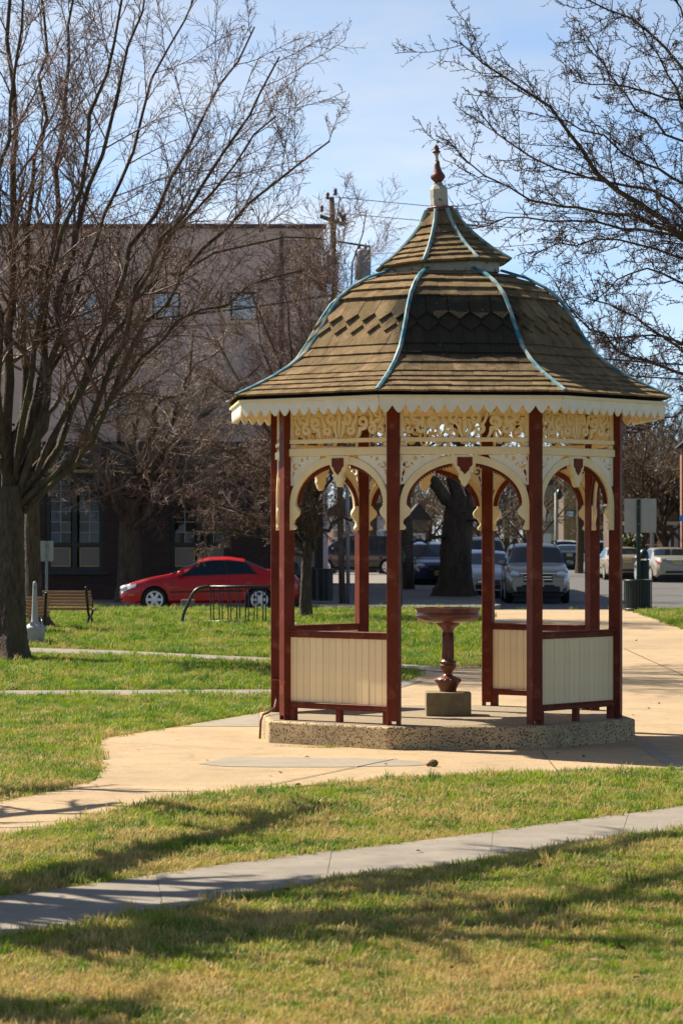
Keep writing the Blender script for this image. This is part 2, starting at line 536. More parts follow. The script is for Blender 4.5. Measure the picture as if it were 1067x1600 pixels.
def dark_patch(m, rot):
    """near-black patch with pale lichen specks across the middle courses of the front facet, ragged edges"""
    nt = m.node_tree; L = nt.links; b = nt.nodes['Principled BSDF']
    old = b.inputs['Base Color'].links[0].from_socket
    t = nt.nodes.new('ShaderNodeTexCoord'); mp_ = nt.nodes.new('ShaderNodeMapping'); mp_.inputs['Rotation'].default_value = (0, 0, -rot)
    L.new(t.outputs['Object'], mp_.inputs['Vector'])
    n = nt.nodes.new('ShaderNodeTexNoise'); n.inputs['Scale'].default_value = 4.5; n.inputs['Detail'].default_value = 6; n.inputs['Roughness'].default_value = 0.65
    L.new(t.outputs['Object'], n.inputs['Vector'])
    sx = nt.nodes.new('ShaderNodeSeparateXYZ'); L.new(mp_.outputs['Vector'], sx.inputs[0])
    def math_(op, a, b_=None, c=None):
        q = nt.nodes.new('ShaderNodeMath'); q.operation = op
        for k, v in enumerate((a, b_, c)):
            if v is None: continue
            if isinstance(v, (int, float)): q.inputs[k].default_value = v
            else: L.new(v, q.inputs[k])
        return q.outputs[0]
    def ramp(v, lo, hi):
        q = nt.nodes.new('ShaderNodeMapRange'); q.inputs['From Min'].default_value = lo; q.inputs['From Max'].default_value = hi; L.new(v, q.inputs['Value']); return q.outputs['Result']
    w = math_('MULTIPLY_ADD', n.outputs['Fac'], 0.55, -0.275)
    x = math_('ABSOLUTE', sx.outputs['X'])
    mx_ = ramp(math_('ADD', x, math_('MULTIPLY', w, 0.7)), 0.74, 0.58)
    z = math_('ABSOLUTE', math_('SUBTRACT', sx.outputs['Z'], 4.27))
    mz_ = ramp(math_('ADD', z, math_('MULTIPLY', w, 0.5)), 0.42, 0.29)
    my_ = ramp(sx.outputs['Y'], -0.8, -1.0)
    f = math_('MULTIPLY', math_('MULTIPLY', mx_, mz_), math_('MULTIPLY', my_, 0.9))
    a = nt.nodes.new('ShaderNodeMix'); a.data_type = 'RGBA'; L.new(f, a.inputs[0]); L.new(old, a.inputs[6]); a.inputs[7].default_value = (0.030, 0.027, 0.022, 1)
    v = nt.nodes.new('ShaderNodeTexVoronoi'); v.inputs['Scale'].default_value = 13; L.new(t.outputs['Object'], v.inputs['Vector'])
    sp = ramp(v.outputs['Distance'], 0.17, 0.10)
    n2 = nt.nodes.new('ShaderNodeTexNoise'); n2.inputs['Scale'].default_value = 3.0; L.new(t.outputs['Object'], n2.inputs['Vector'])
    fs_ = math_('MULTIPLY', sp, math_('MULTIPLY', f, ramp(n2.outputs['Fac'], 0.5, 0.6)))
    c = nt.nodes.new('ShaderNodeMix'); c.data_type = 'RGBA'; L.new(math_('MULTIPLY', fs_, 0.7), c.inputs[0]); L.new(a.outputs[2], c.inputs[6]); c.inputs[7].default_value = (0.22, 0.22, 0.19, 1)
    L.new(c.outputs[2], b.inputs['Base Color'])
dark_patch(M['shingle'], R(5.0))  # darkens the middle courses of the front facet to near black
M['flash'] = pmat('turquoise_flashing', (0.34, 0.40, 0.36), (0.03, 0.17, 0.23), 3.2, 0.6, 0.1, 40, spec=0.15, lo=0.42, hi=0.60, c3=(0.16, 0.12, 0.08), scale3=9, lo3=0.60, hi3=0.68)
M['slab'] = pitted_mat('pitted_concrete', (0.60, 0.45, 0.255), (0.50, 0.375, 0.21), (0.040, 0.028, 0.018), 60, 0.56, 0.9, stain=(0.24, 0.175, 0.10))
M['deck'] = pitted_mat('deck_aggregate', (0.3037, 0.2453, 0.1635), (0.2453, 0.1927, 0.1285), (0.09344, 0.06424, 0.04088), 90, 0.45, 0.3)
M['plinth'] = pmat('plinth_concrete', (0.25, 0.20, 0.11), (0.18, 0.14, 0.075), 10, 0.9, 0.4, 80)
M['fount'] = pmat('fountain_iron', (0.1813, 0.04888, 0.02523), (0.1183, 0.03548, 0.02049), 9, 0.32, 0.12, 40, spec=0.55, c3=(0.2838, 0.134, 0.07096), scale3=8, lo3=0.62, hi3=0.75)
M['plaza'] = pitted_mat('sandy_aggregate_paving', (0.46, 0.332, 0.190), (0.395, 0.280, 0.160), (0.14, 0.10, 0.066), 70, 0.42, 0.35, stain=(0.25, 0.180, 0.110))
M['greyband'] = pitted_mat('grey_paving_band', (0.315, 0.265, 0.20), (0.27, 0.23, 0.175), (0.16, 0.13, 0.10), 80, 0.3, 0.2, stain=(0.22, 0.18, 0.13))
M['path'] = pmat('footpath_concrete', (0.2511, 0.2132, 0.1664), (0.1927, 0.1635, 0.1285), 2.2, 0.9, 0.25, 70, world_pos=True, c3=(0.1694, 0.1402, 0.1051), scale3=9, lo3=0.58, hi3=0.72)
M['joint'] = pmat('joint_soil', (0.07, 0.055, 0.03), (0.11, 0.09, 0.05), 20, 0.95)
M['soil'] = leafy_mat('turf_soil', (0.0584, 0.07592, 0.01168), (0.08176, 0.09344, 0.0146), (0.1752, 0.1226, 0.04672), 0.95, 0.0)
M['grass'] = leafy_mat('grass_blade', (0.080, 0.190, 0.012), (0.255, 0.325, 0.019), (0.53, 0.385, 0.14), 0.55, 0.38)
M['asphalt'] = pmat('asphalt', (0.07884, 0.073, 0.06716), (0.09636, 0.09052, 0.08176), 1.2, 0.9, 0.15, 60, world_pos=True)
M['walk'] = pmat('pavement_concrete', (0.1927, 0.1694, 0.1402), (0.1577, 0.1402, 0.1168), 1.5, 0.9, 0.1, 50, world_pos=True)
M['kerb'] = pmat('kerb_concrete', (0.292, 0.257, 0.2044), (0.2336, 0.2044, 0.1635), 3, 0.9, 0.1, 50, world_pos=True)
M['land'] = pmat('far_ground', (0.0584, 0.04964, 0.02628), (0.08176, 0.06424, 0.03504), 0.3, 0.95, world_pos=True)
M['bark'] = pmat('grey_brown_bark', (0.1224, 0.08638, 0.06046), (0.05182, 0.03599, 0.02591), 6, 0.85, 0.9, 14, spec=0.2, stretch=(3, 3, 0.8), c3=(0.108, 0.1008, 0.04318), scale3=1.5, lo3=0.55, hi3=0.75)
M['twig'] = pmat('reddish_twig', (0.205, 0.118, 0.082), (0.10, 0.054, 0.040), 2.0, 0.6, spec=0.25)
M['twig_dark'] = pmat('dark_knobbly_twig', (0.06103, 0.03726, 0.03084), (0.03854, 0.02184, 0.01927), 2.0, 0.65, spec=0.3)
M['twig_pale'] = pmat('pale_twig', (0.292, 0.2117, 0.146), (0.1387, 0.0949, 0.0657), 2.0, 0.6, spec=0.4)
M['twig_far'] = pmat('far_twig', (0.1613, 0.1179, 0.07753), (0.1117, 0.08067, 0.05274), 1.0, 0.8, spec=0.2)
M['black'] = pmat('black_iron', (0.018, 0.020, 0.024), None, rough=0.35, spec=0.5)
M['slat'] = pmat('bench_wood', (0.3888, 0.1998, 0.0918), (0.3024, 0.1512, 0.0702), 4, 0.55, 0.1, 30, stretch=(0.6, 6, 6), island=0.12)
M['green'] = pmat('dark_green_paint', (0.00584, 0.02628, 0.01752), (0.004672, 0.01986, 0.01402), 6, 0.4, spec=0.35)
M['plasticgrey'] = pmat('pale_grey_plastic', (0.3431, 0.3285, 0.3212), (0.292, 0.2774, 0.2628), 5, 0.5, spec=0.4)
M['alu'] = pmat('bare_aluminium', (0.365, 0.3577, 0.3431), (0.3066, 0.2993, 0.292), 3, 0.55, metal=0.35)
M['galv'] = pmat('galvanised_steel', (0.2628, 0.2701, 0.2847), (0.1971, 0.2044, 0.219), 5, 0.55, metal=0.4)
M['stucco'] = pmat('tan_stucco', (0.76, 0.54, 0.455), (0.69, 0.485, 0.405), 0.6, 0.9, 0.15, 30, detail=8, c3=(0.56, 0.40, 0.33), scale3=0.45, lo3=0.46, hi3=0.72)
M['cap'] = pmat('parapet_cap', (0.10, 0.06, 0.06), (0.13, 0.08, 0.08), 3, 0.6)
M['brick'] = brick_mat('old_brick', (0.0584, 0.02336, 0.01402), (0.03212, 0.01402, 0.009344), (0.0584, 0.04672, 0.03504), 0.22, 0.075)
M['brick2'] = brick_mat('orange_brick', (0.3066, 0.1387, 0.073), (0.2482, 0.1095, 0.0584), (0.292, 0.2482, 0.1971), 0.22, 0.075)
M['trim'] = pmat('dark_green_trim', (0.02512, 0.03694, 0.03472), (0.0192, 0.02807, 0.02734), 3, 0.5)
M['panel'] = pmat('taupe_panel', (0.2442, 0.1892, 0.1526), (0.2196, 0.1709, 0.1404), 3, 0.6)
M['mould'] = pmat('ochre_moulding', (0.438, 0.3175, 0.1205), None, rough=0.6)
M['muntin'] = pmat('pale_muntin', (0.365, 0.3504, 0.3066), None, rough=0.6)
M['glass'] = pmat('window_glass', (0.0146, 0.01606, 0.01606), None, rough=0.04, spec=1.0, ior=2.1)
M['blind'] = pmat('blue_reflecting_glass', (0.03, 0.13, 0.30), (0.02, 0.08, 0.20), 3, 0.1, spec=1.0, ior=1.8)  # the sky's blue reflection is painted into the base colour of these panes
M['interior'] = pmat('window_interior', (0.16, 0.10, 0.035), (0.02, 0.018, 0.012), 1.4, 0.9, lo=0.42, hi=0.6)
M['wood_pole'] = pmat('pole_wood', (0.1241, 0.0949, 0.073), (0.0803, 0.06205, 0.04745), 4, 0.9, 0.4, 20, stretch=(4, 4, 0.4))
M['wire'] = pmat('wire', (0.03, 0.03, 0.035), None, rough=0.6)
M['carred'] = pmat('red_car_paint', (0.432, 0.005184, 0.006912), None, rough=0.35, spec=0.3, coat=0.5)
M['cargrey'] = pmat('bronze_grey_car_paint', (0.3, 0.2625, 0.2063), None, rough=0.35, metal=0.4, coat=0.4)
M['carblue'] = pmat('navy_car_paint', (0.022, 0.040, 0.085), None, rough=0.3, coat=0.8)
M['carsilver'] = pmat('silver_car_paint', (0.416, 0.408, 0.392), None, rough=0.35, metal=0.3, coat=0.7)
M['carwhite'] = pmat('white_car_paint', (0.476, 0.476, 0.4624), None, rough=0.35, coat=0.7)
M['carblack'] = pmat('black_car_paint', (0.014, 0.014, 0.018), None, rough=0.25, coat=0.8)
M['cargold'] = pmat('champagne_car_paint', (0.292, 0.2511, 0.181), None, rough=0.35, metal=0.25, coat=0.7)
M['carbeige'] = pmat('beige_car_paint', (0.2686, 0.2219, 0.1518), None, rough=0.4, metal=0.2, coat=0.6)
M['carglass'] = pmat('car_glass', (0.006, 0.012, 0.016), None, rough=0.04, spec=0.5, ior=1.5)
M['tyre'] = pmat('tyre_rubber', (0.01022, 0.01022, 0.01022), None, rough=0.8)
M['rim'] = pmat('alloy_rim', (0.60, 0.61, 0.63), None, rough=0.3, metal=0.6)
M['chrome'] = pmat('chrome', (0.75, 0.75, 0.75), None, rough=0.12, metal=1.0)
M['lamp'] = pmat('lamp_lens', (0.62, 0.64, 0.66), None, rough=0.08, spec=0.9, coat=0.5)
M['amber'] = pmat('amber_lens', (0.55, 0.18, 0.03), None, rough=0.2)
M['taillamp'] = pmat('red_lens', (0.35, 0.012, 0.014), None, rough=0.12, coat=0.5)
M['plate'] = pmat('number_plate', (0.62, 0.52, 0.20), None, rough=0.5)
M['ink'] = pmat('plate_ink', (0.03, 0.03, 0.04), None, rough=0.6)
M['plastic'] = pmat('black_plastic', (0.020, 0.020, 0.022), None, rough=0.55)
M['siding'] = pmat('yellow_wood_siding', (0.365, 0.2482, 0.1022), (0.3066, 0.1971, 0.0803), 1.0, 0.7, island=0.12)
M['palegreen'] = pmat('pale_green_siding', (0.3066, 0.3139, 0.2409), (0.2701, 0.2774, 0.219), 1, 0.7)
M['whitewall'] = pmat('white_render', (0.4526, 0.4526, 0.4526), (0.4015, 0.4015, 0.4088), 0.8, 0.85)
M['brownwall'] = pmat('brown_wall', (0.1241, 0.0876, 0.0584), (0.0949, 0.0657, 0.0438), 1.5, 0.85, 0.2, 10)
M['roofdark'] = pmat('dark_roofing', (0.05475, 0.04745, 0.0438), (0.04015, 0.03504, 0.03285), 2, 0.9)
M['hedge'] = pmat('hedge_leaf', (0.0511, 0.0803, 0.01825), (0.0949, 0.1095, 0.0292), 3, 0.6, island=0.3)
M['bluesign'] = pmat('blue_sign', (0.01, 0.22, 0.62), None, rough=0.4)
M['redsign'] = pmat('red_sign', (0.45, 0.03, 0.03), None, rough=0.5)
M['seedball'] = pmat('seed_cone', (0.14, 0.09, 0.04), (0.08, 0.09, 0.03), 20, 0.85)
M['stone'] = pmat('field_stone', (0.1752, 0.146, 0.1051), (0.1285, 0.1051, 0.07592), 12, 0.9, 0.3, 40)
M['deadleaf'] = pmat('dead_leaf', (0.20, 0.11, 0.05), (0.13, 0.07, 0.035), 8, 0.8)

def clear_glass(name, tint=(0.9, 0.95, 0.92)):
    m, nt, b = nodes_of(name)
    b.inputs['Base Color'].default_value = (0.02, 0.02, 0.02, 1); b.inputs['Roughness'].default_value = 0.03
    b.inputs['Specular IOR Level'].default_value = 0.8
    tr = nt.nodes.new('ShaderNodeBsdfTransparent'); tr.inputs['Color'].default_value = (*tint, 1)
    ms = nt.nodes.new('ShaderNodeMixShader'); ms.inputs[0].default_value = 0.6
    nt.links.new(b.outputs[0], ms.inputs[2]); nt.links.new(tr.outputs[0], ms.inputs[1]); ms.inputs[0].default_value = 0.55
    nt.links.new(ms.outputs[0], nt.nodes['Material Output'].inputs['Surface'])
    return m
M['shopglass'] = clear_glass('shop_glass')

# ------------------------------------------------------------------ ground, paths, street
def wp(pts):
    return [tuple(gp(x, y)[:2]) for x, y in pts]

LAWN_END = 71.6
plaza_pts = wp([(-60, 1322), (0, 1310), (110, 1290), (180, 1272), (235, 1259), (300, 1248), (380, 1238), (480, 1229), (600, 1221), (800, 1212),
                (1067, 1205), (1240, 1201)]) + [(6.4, 30.0), (6.9, 36.0), (6.75, 50.0), (6.75, LAWN_END), (3.45, LAWN_END), (2.9, 58.0)] + \
    wp([(766, 1043), (645, 1045), (655, 1056), (640, 1064), (600, 1071), (500, 1098), (405, 1115), (330, 1128), (250, 1141), (175, 1153), (150, 1160), (151, 1172),
        (158, 1192), (158, 1206), (150, 1222), (100, 1234), (0, 1255), (-60, 1265)])
path_up = [(-60, 1415), (0, 1405), (130, 1387), (250, 1370), (400, 1348), (550, 1330), (700, 1312), (850, 1292), (1000, 1272), (1067, 1262), (1160, 1249)]
path_lo = [(-60, 1478), (0, 1468), (150, 1446), (300, 1418), (450, 1391), (560, 1372), (700, 1355), (850, 1332), (1000, 1307), (1067, 1297), (1160, 1284)]
path_pts = wp(path_lo) + wp(path_up)[::-1]
far_pts = wp([(-60, 1020), (60, 1022), (200, 1026), (340, 1032), (500, 1040), (617, 1047), (700, 1052), (700, 1046), (650, 1041), (500, 1033), (340, 1026), (200, 1019), (60, 1014), (-60, 1012)])
mid_pts = wp([(-60, 1089), (200, 1088), (420, 1088), (520, 1087), (620, 1078), (660, 1066), (620, 1064), (520, 1074), (420, 1079), (200, 1080), (-60, 1081)])

lawn = poly_sheet('lawn', [(-60, -25), (60, -25), (60, LAWN_END), (-60, LAWN_END)], M['soil'], 0.0)
tag(lawn, kind='structure')
plaza = poly_sheet('plaza', plaza_pts, M['plaza'], 0.012)
tag(plaza, kind='structure')
tag(poly_sheet('footpath', mid_pts, M['path'], 0.018), kind='structure')
tag(poly_sheet('footpath', far_pts, M['path'], 0.022), kind='structure')
fp = poly_sheet('footpath', path_pts, M['joint'], 0.006)
tag(fp, kind='structure')

def lerp_line(line, t):
    d = [0.0]
    for a, b in zip(line, line[1:]):
        d.append(d[-1] + math.hypot(b[0] - a[0], b[1] - a[1]))
    s = t * d[-1]
    for i in range(len(line) - 1):
        if s <= d[i + 1] + 1e-9:
            k = (s - d[i]) / max(d[i + 1] - d[i], 1e-9)
            return (line[i][0] + (line[i + 1][0] - line[i][0]) * k, line[i][1] + (line[i + 1][1] - line[i][1]) * k)
    return line[-1]

lo_w, up_w = wp(path_lo), wp(path_up)
NS = 5
for i in range(NS):
    a, b = i / NS + 0.0003, (i + 1) / NS - 0.0003
    lows = [lerp_line(lo_w, a + (b - a) * k / 6) for k in range(7)]
    ups = [lerp_line(up_w, a + (b - a) * k / 6) for k in range(7)]
    poly_sheet('paving_slab', lows + ups[::-1], M['path'], 0.018 + 0.003 * (i % 2), fp, thick=0.015)

# grey bands, saw cuts and joints in the plaza
for pts in ([(310, 1196), (360, 1185), (420, 1186), (520, 1187), (600, 1188), (650, 1192), (670, 1197), (640, 1199), (520, 1201), (420, 1201), (350, 1200)],
            [(285, 1137), (340, 1127), (405, 1116), (405, 1137)],
            [(1000, 1170), (1010, 1160), (1090, 1215), (1075, 1222)]):
    poly_sheet('paving_band', wp(pts), M['greyband'], 0.016, plaza)
for a, b, w in (((385, 1237), (620, 1188), 0.018), ((845, 1176), (872, 1210), 0.012), ((975, 1015), (1075, 1060), 0.015), ((385, 1180), (520, 1182), 0.008),
                ((150, 1181), (300, 1186), 0.008), ((990, 1152), (1110, 1155), 0.02), ((780, 1003), (960, 1004), 0.012), ((960, 1030), (1110, 1032), 0.012)):
    p, q = gp(*a), gp(*b)
    n = Vector((-(q - p).y, (q - p).x, 0)).normalized() * w / 2
    poly_sheet('paving_joint', [(p + n)[:2], (q + n)[:2], (q - n)[:2], (p - n)[:2]], M['joint'], 0.0195, plaza)

# street, pavement, far ground
def flat(name, poly, z, m, thick=0.0, kind='structure', parent=None, bevel=0.0):
    b = MB()
    if thick: b.prism(poly, z - thick, z)
    else: b.add([(x, y, z) for x, y in poly], [tuple(range(len(poly)))])
    o = b.build(name, m, parent, bevel=bevel)
    if kind and parent is None: tag(o, kind=kind)
    return o

flat('far_ground', [(-900, 60), (900, 60), (900, 1800), (-900, 1800)], 0.12, M['land'])
flat('road', [(-120, LAWN_END), (120, LAWN_END), (120, 420), (-120, 420)], STREET, M['asphalt'])
flat('kerb', [(-60, LAWN_END), (60, LAWN_END), (60, LAWN_END + 0.16), (-60, LAWN_END + 0.16)], 0.395, M['kerb'], 0.25, bevel=0.02)
corner = [(-60, 79.6), (-1.6, 79.6), (-1.0, 79.2), (-0.7, 76.2), (-0.2, 75.0), (2.6, 74.9), (3.2, 75.2), (3.75, 76.0), (4.0, 77.4), (4.05, 100), (4.05, 108), (3.4, 109.5), (2.2, 110), (-60, 110)]
flat('pavement', corner, 0.40, M['walk'], 0.3, bevel=0.02)
kb = MB()
edge = corner[:10]
for a, b_ in zip(edge, edge[1:]):
    kb.bar((a[0], a[1], 0.345), (b_[0], b_[1], 0.345), 0.17, 0.125)
tag(kb.build('kerb', M['kerb']), kind='structure')
flat('pavement', [(-60, 113.5), (3.2, 113.5), (4.05, 114.5), (4.05, 330), (-60, 330)], 0.40, M['walk'], 0.3)
kb = MB()
for a, b_ in zip([(-60, 113.4), (3.2, 113.4), (4.15, 114.4)], [(3.2, 113.4), (4.15, 114.4), (4.15, 330)]):
    kb.bar((a[0], a[1], 0.35), (b_[0], b_[1], 0.35), 0.2, 0.13)
tag(kb.build('kerb', M['kerb']), kind='structure')
flat('verge', [(17.4, 92), (60, 92), (60, 330), (17.4, 330)], 0.40, M['land'], 0.3)

# ------------------------------------------------------------------ gazebo
GX, GY = 1.086, 32.0
RP = 1.86; A0 = 27.5; DECK = 0.24
C8, S8 = math.cos(R(22.5)), math.sin(R(22.5))
gz = empty('gazebo', (GX, GY, 0))
tag(gz, 'octagonal Victorian gazebo with cream fretwork, red-brown posts and bell-shaped shingled roof', 'gazebo')

def octa(r, rot=A0):
    return [(r * math.sin(R(rot + 45 * k)), -r * math.cos(R(rot + 45 * k))) for k in range(8)]

sl = MB().prism(octa(2.07), -0.05, DECK).build('base_slab', M['slab'], gz, bevel=0.022, seg=3)
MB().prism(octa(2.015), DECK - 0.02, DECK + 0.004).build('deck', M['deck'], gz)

# posts stand on short feet
pm = MB()
pm.box((0, 0, (DECK + 0.045 + 3.47) / 2), (0.122, 0.122, 3.47 - DECK - 0.045))
for sx in (-1, 1):
    pm.box((sx * 0.049, 0, DECK + 0.024), (0.022, 0.118, 0.046))
post_me = pm.mesh('post', bevel=0.006)
post_me.materials.append(M['red'])
POSTS = []
for k in range(8):
    a = R(A0 + 45 * k)
    POSTS.append(link('post', post_me, None, gz, (RP * math.sin(a), -RP * math.cos(a), 0), a))

AP = RP * C8
HB = RP * S8 - 0.055          # half bay between posts

def spiral_slot(cx, cz, r0, r1, a0, turns, w, flip=1, n=26):
    L, Rr = [], []
    for i in range(n + 1):
        t = i / n
        a = a0 + turns * 2 * math.pi * t * flip
        r = r0 + (r1 - r0) * t
        ww = w * (0.18 + 0.82 * math.sin(math.pi * min(1.0, 0.06 + t * 0.90))) / 2
        c, s = math.cos(a), math.sin(a)
        L.append((cx + c * (r + ww), cz + s * (r + ww)))
        Rr.append((cx + c * (r - ww), cz + s * (r - ww)))
    return L + Rr[::-1]

def drop(cx, cz, w, h, rot=0.0, n=14):
    o = []
    for i in range(n):
        t = 2 * math.pi * i / n
        x = w / 2 * math.sin(t) * (0.55 + 0.45 * math.cos(t / 2) ** 2); z = h / 2 * math.cos(t)
        o.append((cx + x * math.cos(rot) - z * math.sin(rot), cz + x * math.sin(rot) + z * math.cos(rot)))
    return o

def mirror(loops):
    return loops + [[(-x, z) for x, z in lp][::-1] for lp in loops]

# frieze: sawn scrollwork in a frame, z 3.092 .. 3.46
def ribbon(path, w):
    n = len(path); L, Rr = [], []
    for i in range(n):
        a, b = path[max(i - 1, 0)], path[min(i + 1, n - 1)]
        dx, dz = b[0] - a[0], b[1] - a[1]; l = math.hypot(dx, dz) or 1
        ww = (w[i] if isinstance(w, list) else w) / 2
        L.append((path[i][0] - dz / l * ww, path[i][1] + dx / l * ww)); Rr.append((path[i][0] + dz / l * ww, path[i][1] - dx / l * ww))
    return L, Rr
def scroll(cx, cz, r0, r1, a0, turns, tail, w, flip=1):
    """a spiral with a sweeping tail"""
    sp = []
    for i in range(27):
        t = i / 26; a = a0 + turns * 2 * math.pi * t * flip; r = r0 + (r1 - r0) * t ** 0.8
        sp.append((cx + r * math.cos(a), cz + r * math.sin(a)))
    p0 = sp[0]; tl = []
    for i in range(9):
        t = i / 9
        m = ((tail[0] + p0[0]) / 2 + (p0[1] - tail[1]) * 0.22 * flip, (tail[1] + p0[1]) / 2 - (p0[0] - tail[0]) * 0.22 * flip)
        tl.append(((1 - t) ** 2 * tail[0] + 2 * t * (1 - t) * m[0] + t * t * p0[0], (1 - t) ** 2 * tail[1] + 2 * t * (1 - t) * m[1] + t * t * p0[1]))
    path = tl + sp
    n = len(path)
    ws = [w * (0.75 + 0.5 * math.sin(math.pi * min(1, i / n * 1.15))) for i in range(n)]
    ws[-1] = ws[-2] = w * 1.15
    return ribbon(path, ws)
fz0, fz1 = 3.140, 3.462
SCR = [scroll(0.105, 3.345, 0.062, 0.020, R(-150), 1.15, (0.018, 3.145), 0.030), scroll(0.150, 3.225, 0.052, 0.018, R(60), 1.1, (0.225, 3.385), 0.028, -1),
       scroll(0.305, 3.300, 0.070, 0.022, R(-120), 1.2, (0.235, 3.140), 0.032), scroll(0.285, 3.405, 0.030, 0.010, R(200), 0.9, (0.395, 3.420), 0.024),
       scroll(0.430, 3.235, 0.058, 0.020, R(100), 1.15, (0.395, 3.420), 0.030, -1), scroll(0.505, 3.375, 0.050, 0.016, R(-80), 1.1, (0.420, 3.300), 0.028),
       scroll(0.545, 3.215, 0.040, 0.014, R(140), 1.0, (0.590, 3.340), 0.026, -1)]
frm = MB()
frm.box((0, 0, 3.451), (2 * HB, 0.030, 0.022))
for sx in (-1, 1): frm.box((sx * (HB - 0.020), 0, (3.140 + 3.44) / 2), (0.040, 0.0285, 0.300))
q_ = 0
for sx in (1, -1):
    for L_, R_ in SCR:
        q_ += 1
        hy = 0.0105 + 0.0004 * q_
        for i in range(len(L_) - 1):
            quad = [(sx * x, z) for x, z in (L_[i], L_[i + 1], R_[i + 1], R_[i])]
            b0 = len(frm.v)
            frm.v += [(x, -hy, z) for x, z in quad] + [(x, hy, z) for x, z in quad]
            fs_ = [(0, 1, 2, 3), (7, 6, 5, 4), (0, 4, 5, 1), (2, 6, 7, 3)]
            if i == 0: fs_.append((3, 7, 4, 0))
            if i == len(L_) - 2: fs_.append((1, 5, 6, 2))
            if sx > 0: fs_ = [f[::-1] for f in fs_]
            frm.f += [tuple(b0 + k for k in f) for f in fs_]
frm.prism(drop(0, 3.30, 0.045, 0.30), -0.012, 0.012, 'XZ')
fr_me = frm.mesh('frieze', fix=False)
fr_me.materials.append(M['cream'])
bm_ = MB().box((0, 0, 3.008), (2 * HB, 0.070, 0.080)); 
for x in (-HB + 0.04, HB - 0.04): bm_.box((x, 0, 3.070), (0.075, 0.03, 0.0435))
beam_me = bm_.mesh('beam', bevel=0.006); beam_me.materials.append(M['cream'])
rl = MB().box((0, -0.004, 3.118), (2 * HB - 0.01, 0.052, 0.044)); rail_me = rl.mesh('frieze_rail', bevel=0.005); rail_me.materials.append(M['cream'])

ZS, AI, BI, AO, BO = 2.468, 0.588, 0.42, 0.655, 0.499
def ell(a, b, t): return (a * math.cos(t), ZS + b * math.sin(t))
out = [(min(x, HB), z) for x, z in (ell(AO, BO, math.pi * i / 40) for i in range(41))]
inn = [ell(AI, BI, math.pi * i / 40) for i in range(41)]
bl = [(-0.588, 2.462), (-0.552, 2.425), (-0.540, 2.395), (-0.552, 2.362), (-0.585, 2.335), (-0.612, 2.312), (-0.622, 2.285), (-0.615, 2.262), (-0.598, 2.248), (-0.592, 2.230), (-0.600, 2.214), (-0.620, 2.208), (-HB, 2.208)]
ring = out[::1]
arch_poly = [(HB, 2.208)] + ring + [(-HB, 2.208)] + bl[::-1][1:] + inn[::-1][1:-1] + [(-x, z) for x, z in bl[:-1]]
# clamp outer to post
arch_poly = [(max(-HB, min(HB, x)), min(z, 2.967)) for x, z in arch_poly]
cl = []
for p in arch_poly:
    if not cl or math.hypot(p[0] - cl[-1][0], p[1] - cl[-1][1]) > 0.002: cl.append(p)
arch_me = fret('arch', cl, [], 0.045); arch_me.materials.append(M['cream'])

# spandrel boards, pierced
def spandrel(sgn):
    arc = [ell(AO + 0.002, BO + 0.002, math.pi * i / 60) for i in range(0, 31)]
    pts = [(x, z) for x, z in arc if z > 2.655 and x > 0.245 and x < HB]
    o = pts + [(0.245, 2.964), (HB, 2.964), (HB, pts[0][1] - 0.01)]
    o = [p for i, p in enumerate(o) if i == 0 or math.hypot(p[0] - o[i - 1][0], p[1] - o[i - 1][1]) > 0.003]
    o = [(min(x, HB), z) for x, z in o]
    h = [spiral_slot(0.586, 2.872, 0.038, 0.013, R(200), 0.85, 0.026), drop(0.617, 2.785, 0.032, 0.080, 0.25), drop(0.500, 2.930, 0.058, 0.040, 1.2),
         drop(0.425, 2.945, 0.040, 0.022, 1.45), drop(0.634, 2.930, 0.020, 0.05, 0.1), drop(0.527, 2.872, 0.022, 0.045, -0.75), drop(0.630, 2.715, 0.018, 0.05, 0.12)]
    if sgn < 0:
        o = [(-x, z) for x, z in o][::-1]; h = [[(-x, z) for x, z in lp][::-1] for lp in h]
    me = fret('spandrel', o, h, 0.022)
    me.materials.append(M['offwhite'])
    return me
sp_me = [spandrel(-1), spandrel(1)]

# toothed red lining behind the arch
def teeth(sgn):
    b = MB()
    n = 22; a0, a1 = 0.03, 1.36
    for i in range(n):
        t0 = a0 + (a1 - a0) * i / n; t1 = a0 + (a1 - a0) * (i + 1) / n; tm = (t0 + t1) / 2
        p = [ell(AI + 0.02, BI + 0.02, t0), ell(AI + 0.02, BI + 0.02, t1), ell(AI - 0.022, BI - 0.022, t1), ell(AI - 0.044, BI - 0.044, tm), ell(AI - 0.022, BI - 0.022, t0)]
        p = [(sgn * x, z) for x, z in p]
        b.prism(p, 0.024, 0.044, 'XZ')
    me = b.mesh('toothed_lining'); me.materials.append(M['red'])
    return me
te_me = [teeth(-1), teeth(1)]
kp = [(0.148, 2.962), (0.138, 2.905), (0.124, 2.888), (0.104, 2.866), (0.096, 2.838), (0.080, 2.818), (0.062, 2.792), (0.052, 2.766), (0.060, 2.750), (0.056, 2.724), (0.036, 2.700), (0.028, 2.670), (0, 2.645)]
key_poly = kp + [(-x, z) for x, z in kp[:-1]][::-1]
key_me = fret('keystone', key_poly, [], 0.060); key_me.materials.append(M['cream'])
rp = [(0.076, 2.940), (0.076, 2.856), (0.050, 2.838), (0.044, 2.812), (0.020, 2.790), (0, 2.768)]
rp_poly = rp + [(-x, z) for x, z in rp[:-1]][::-1]
rp_me = fret('keystone_panel', rp_poly, [], 0.008); rp_me.materials.append(M['red'])

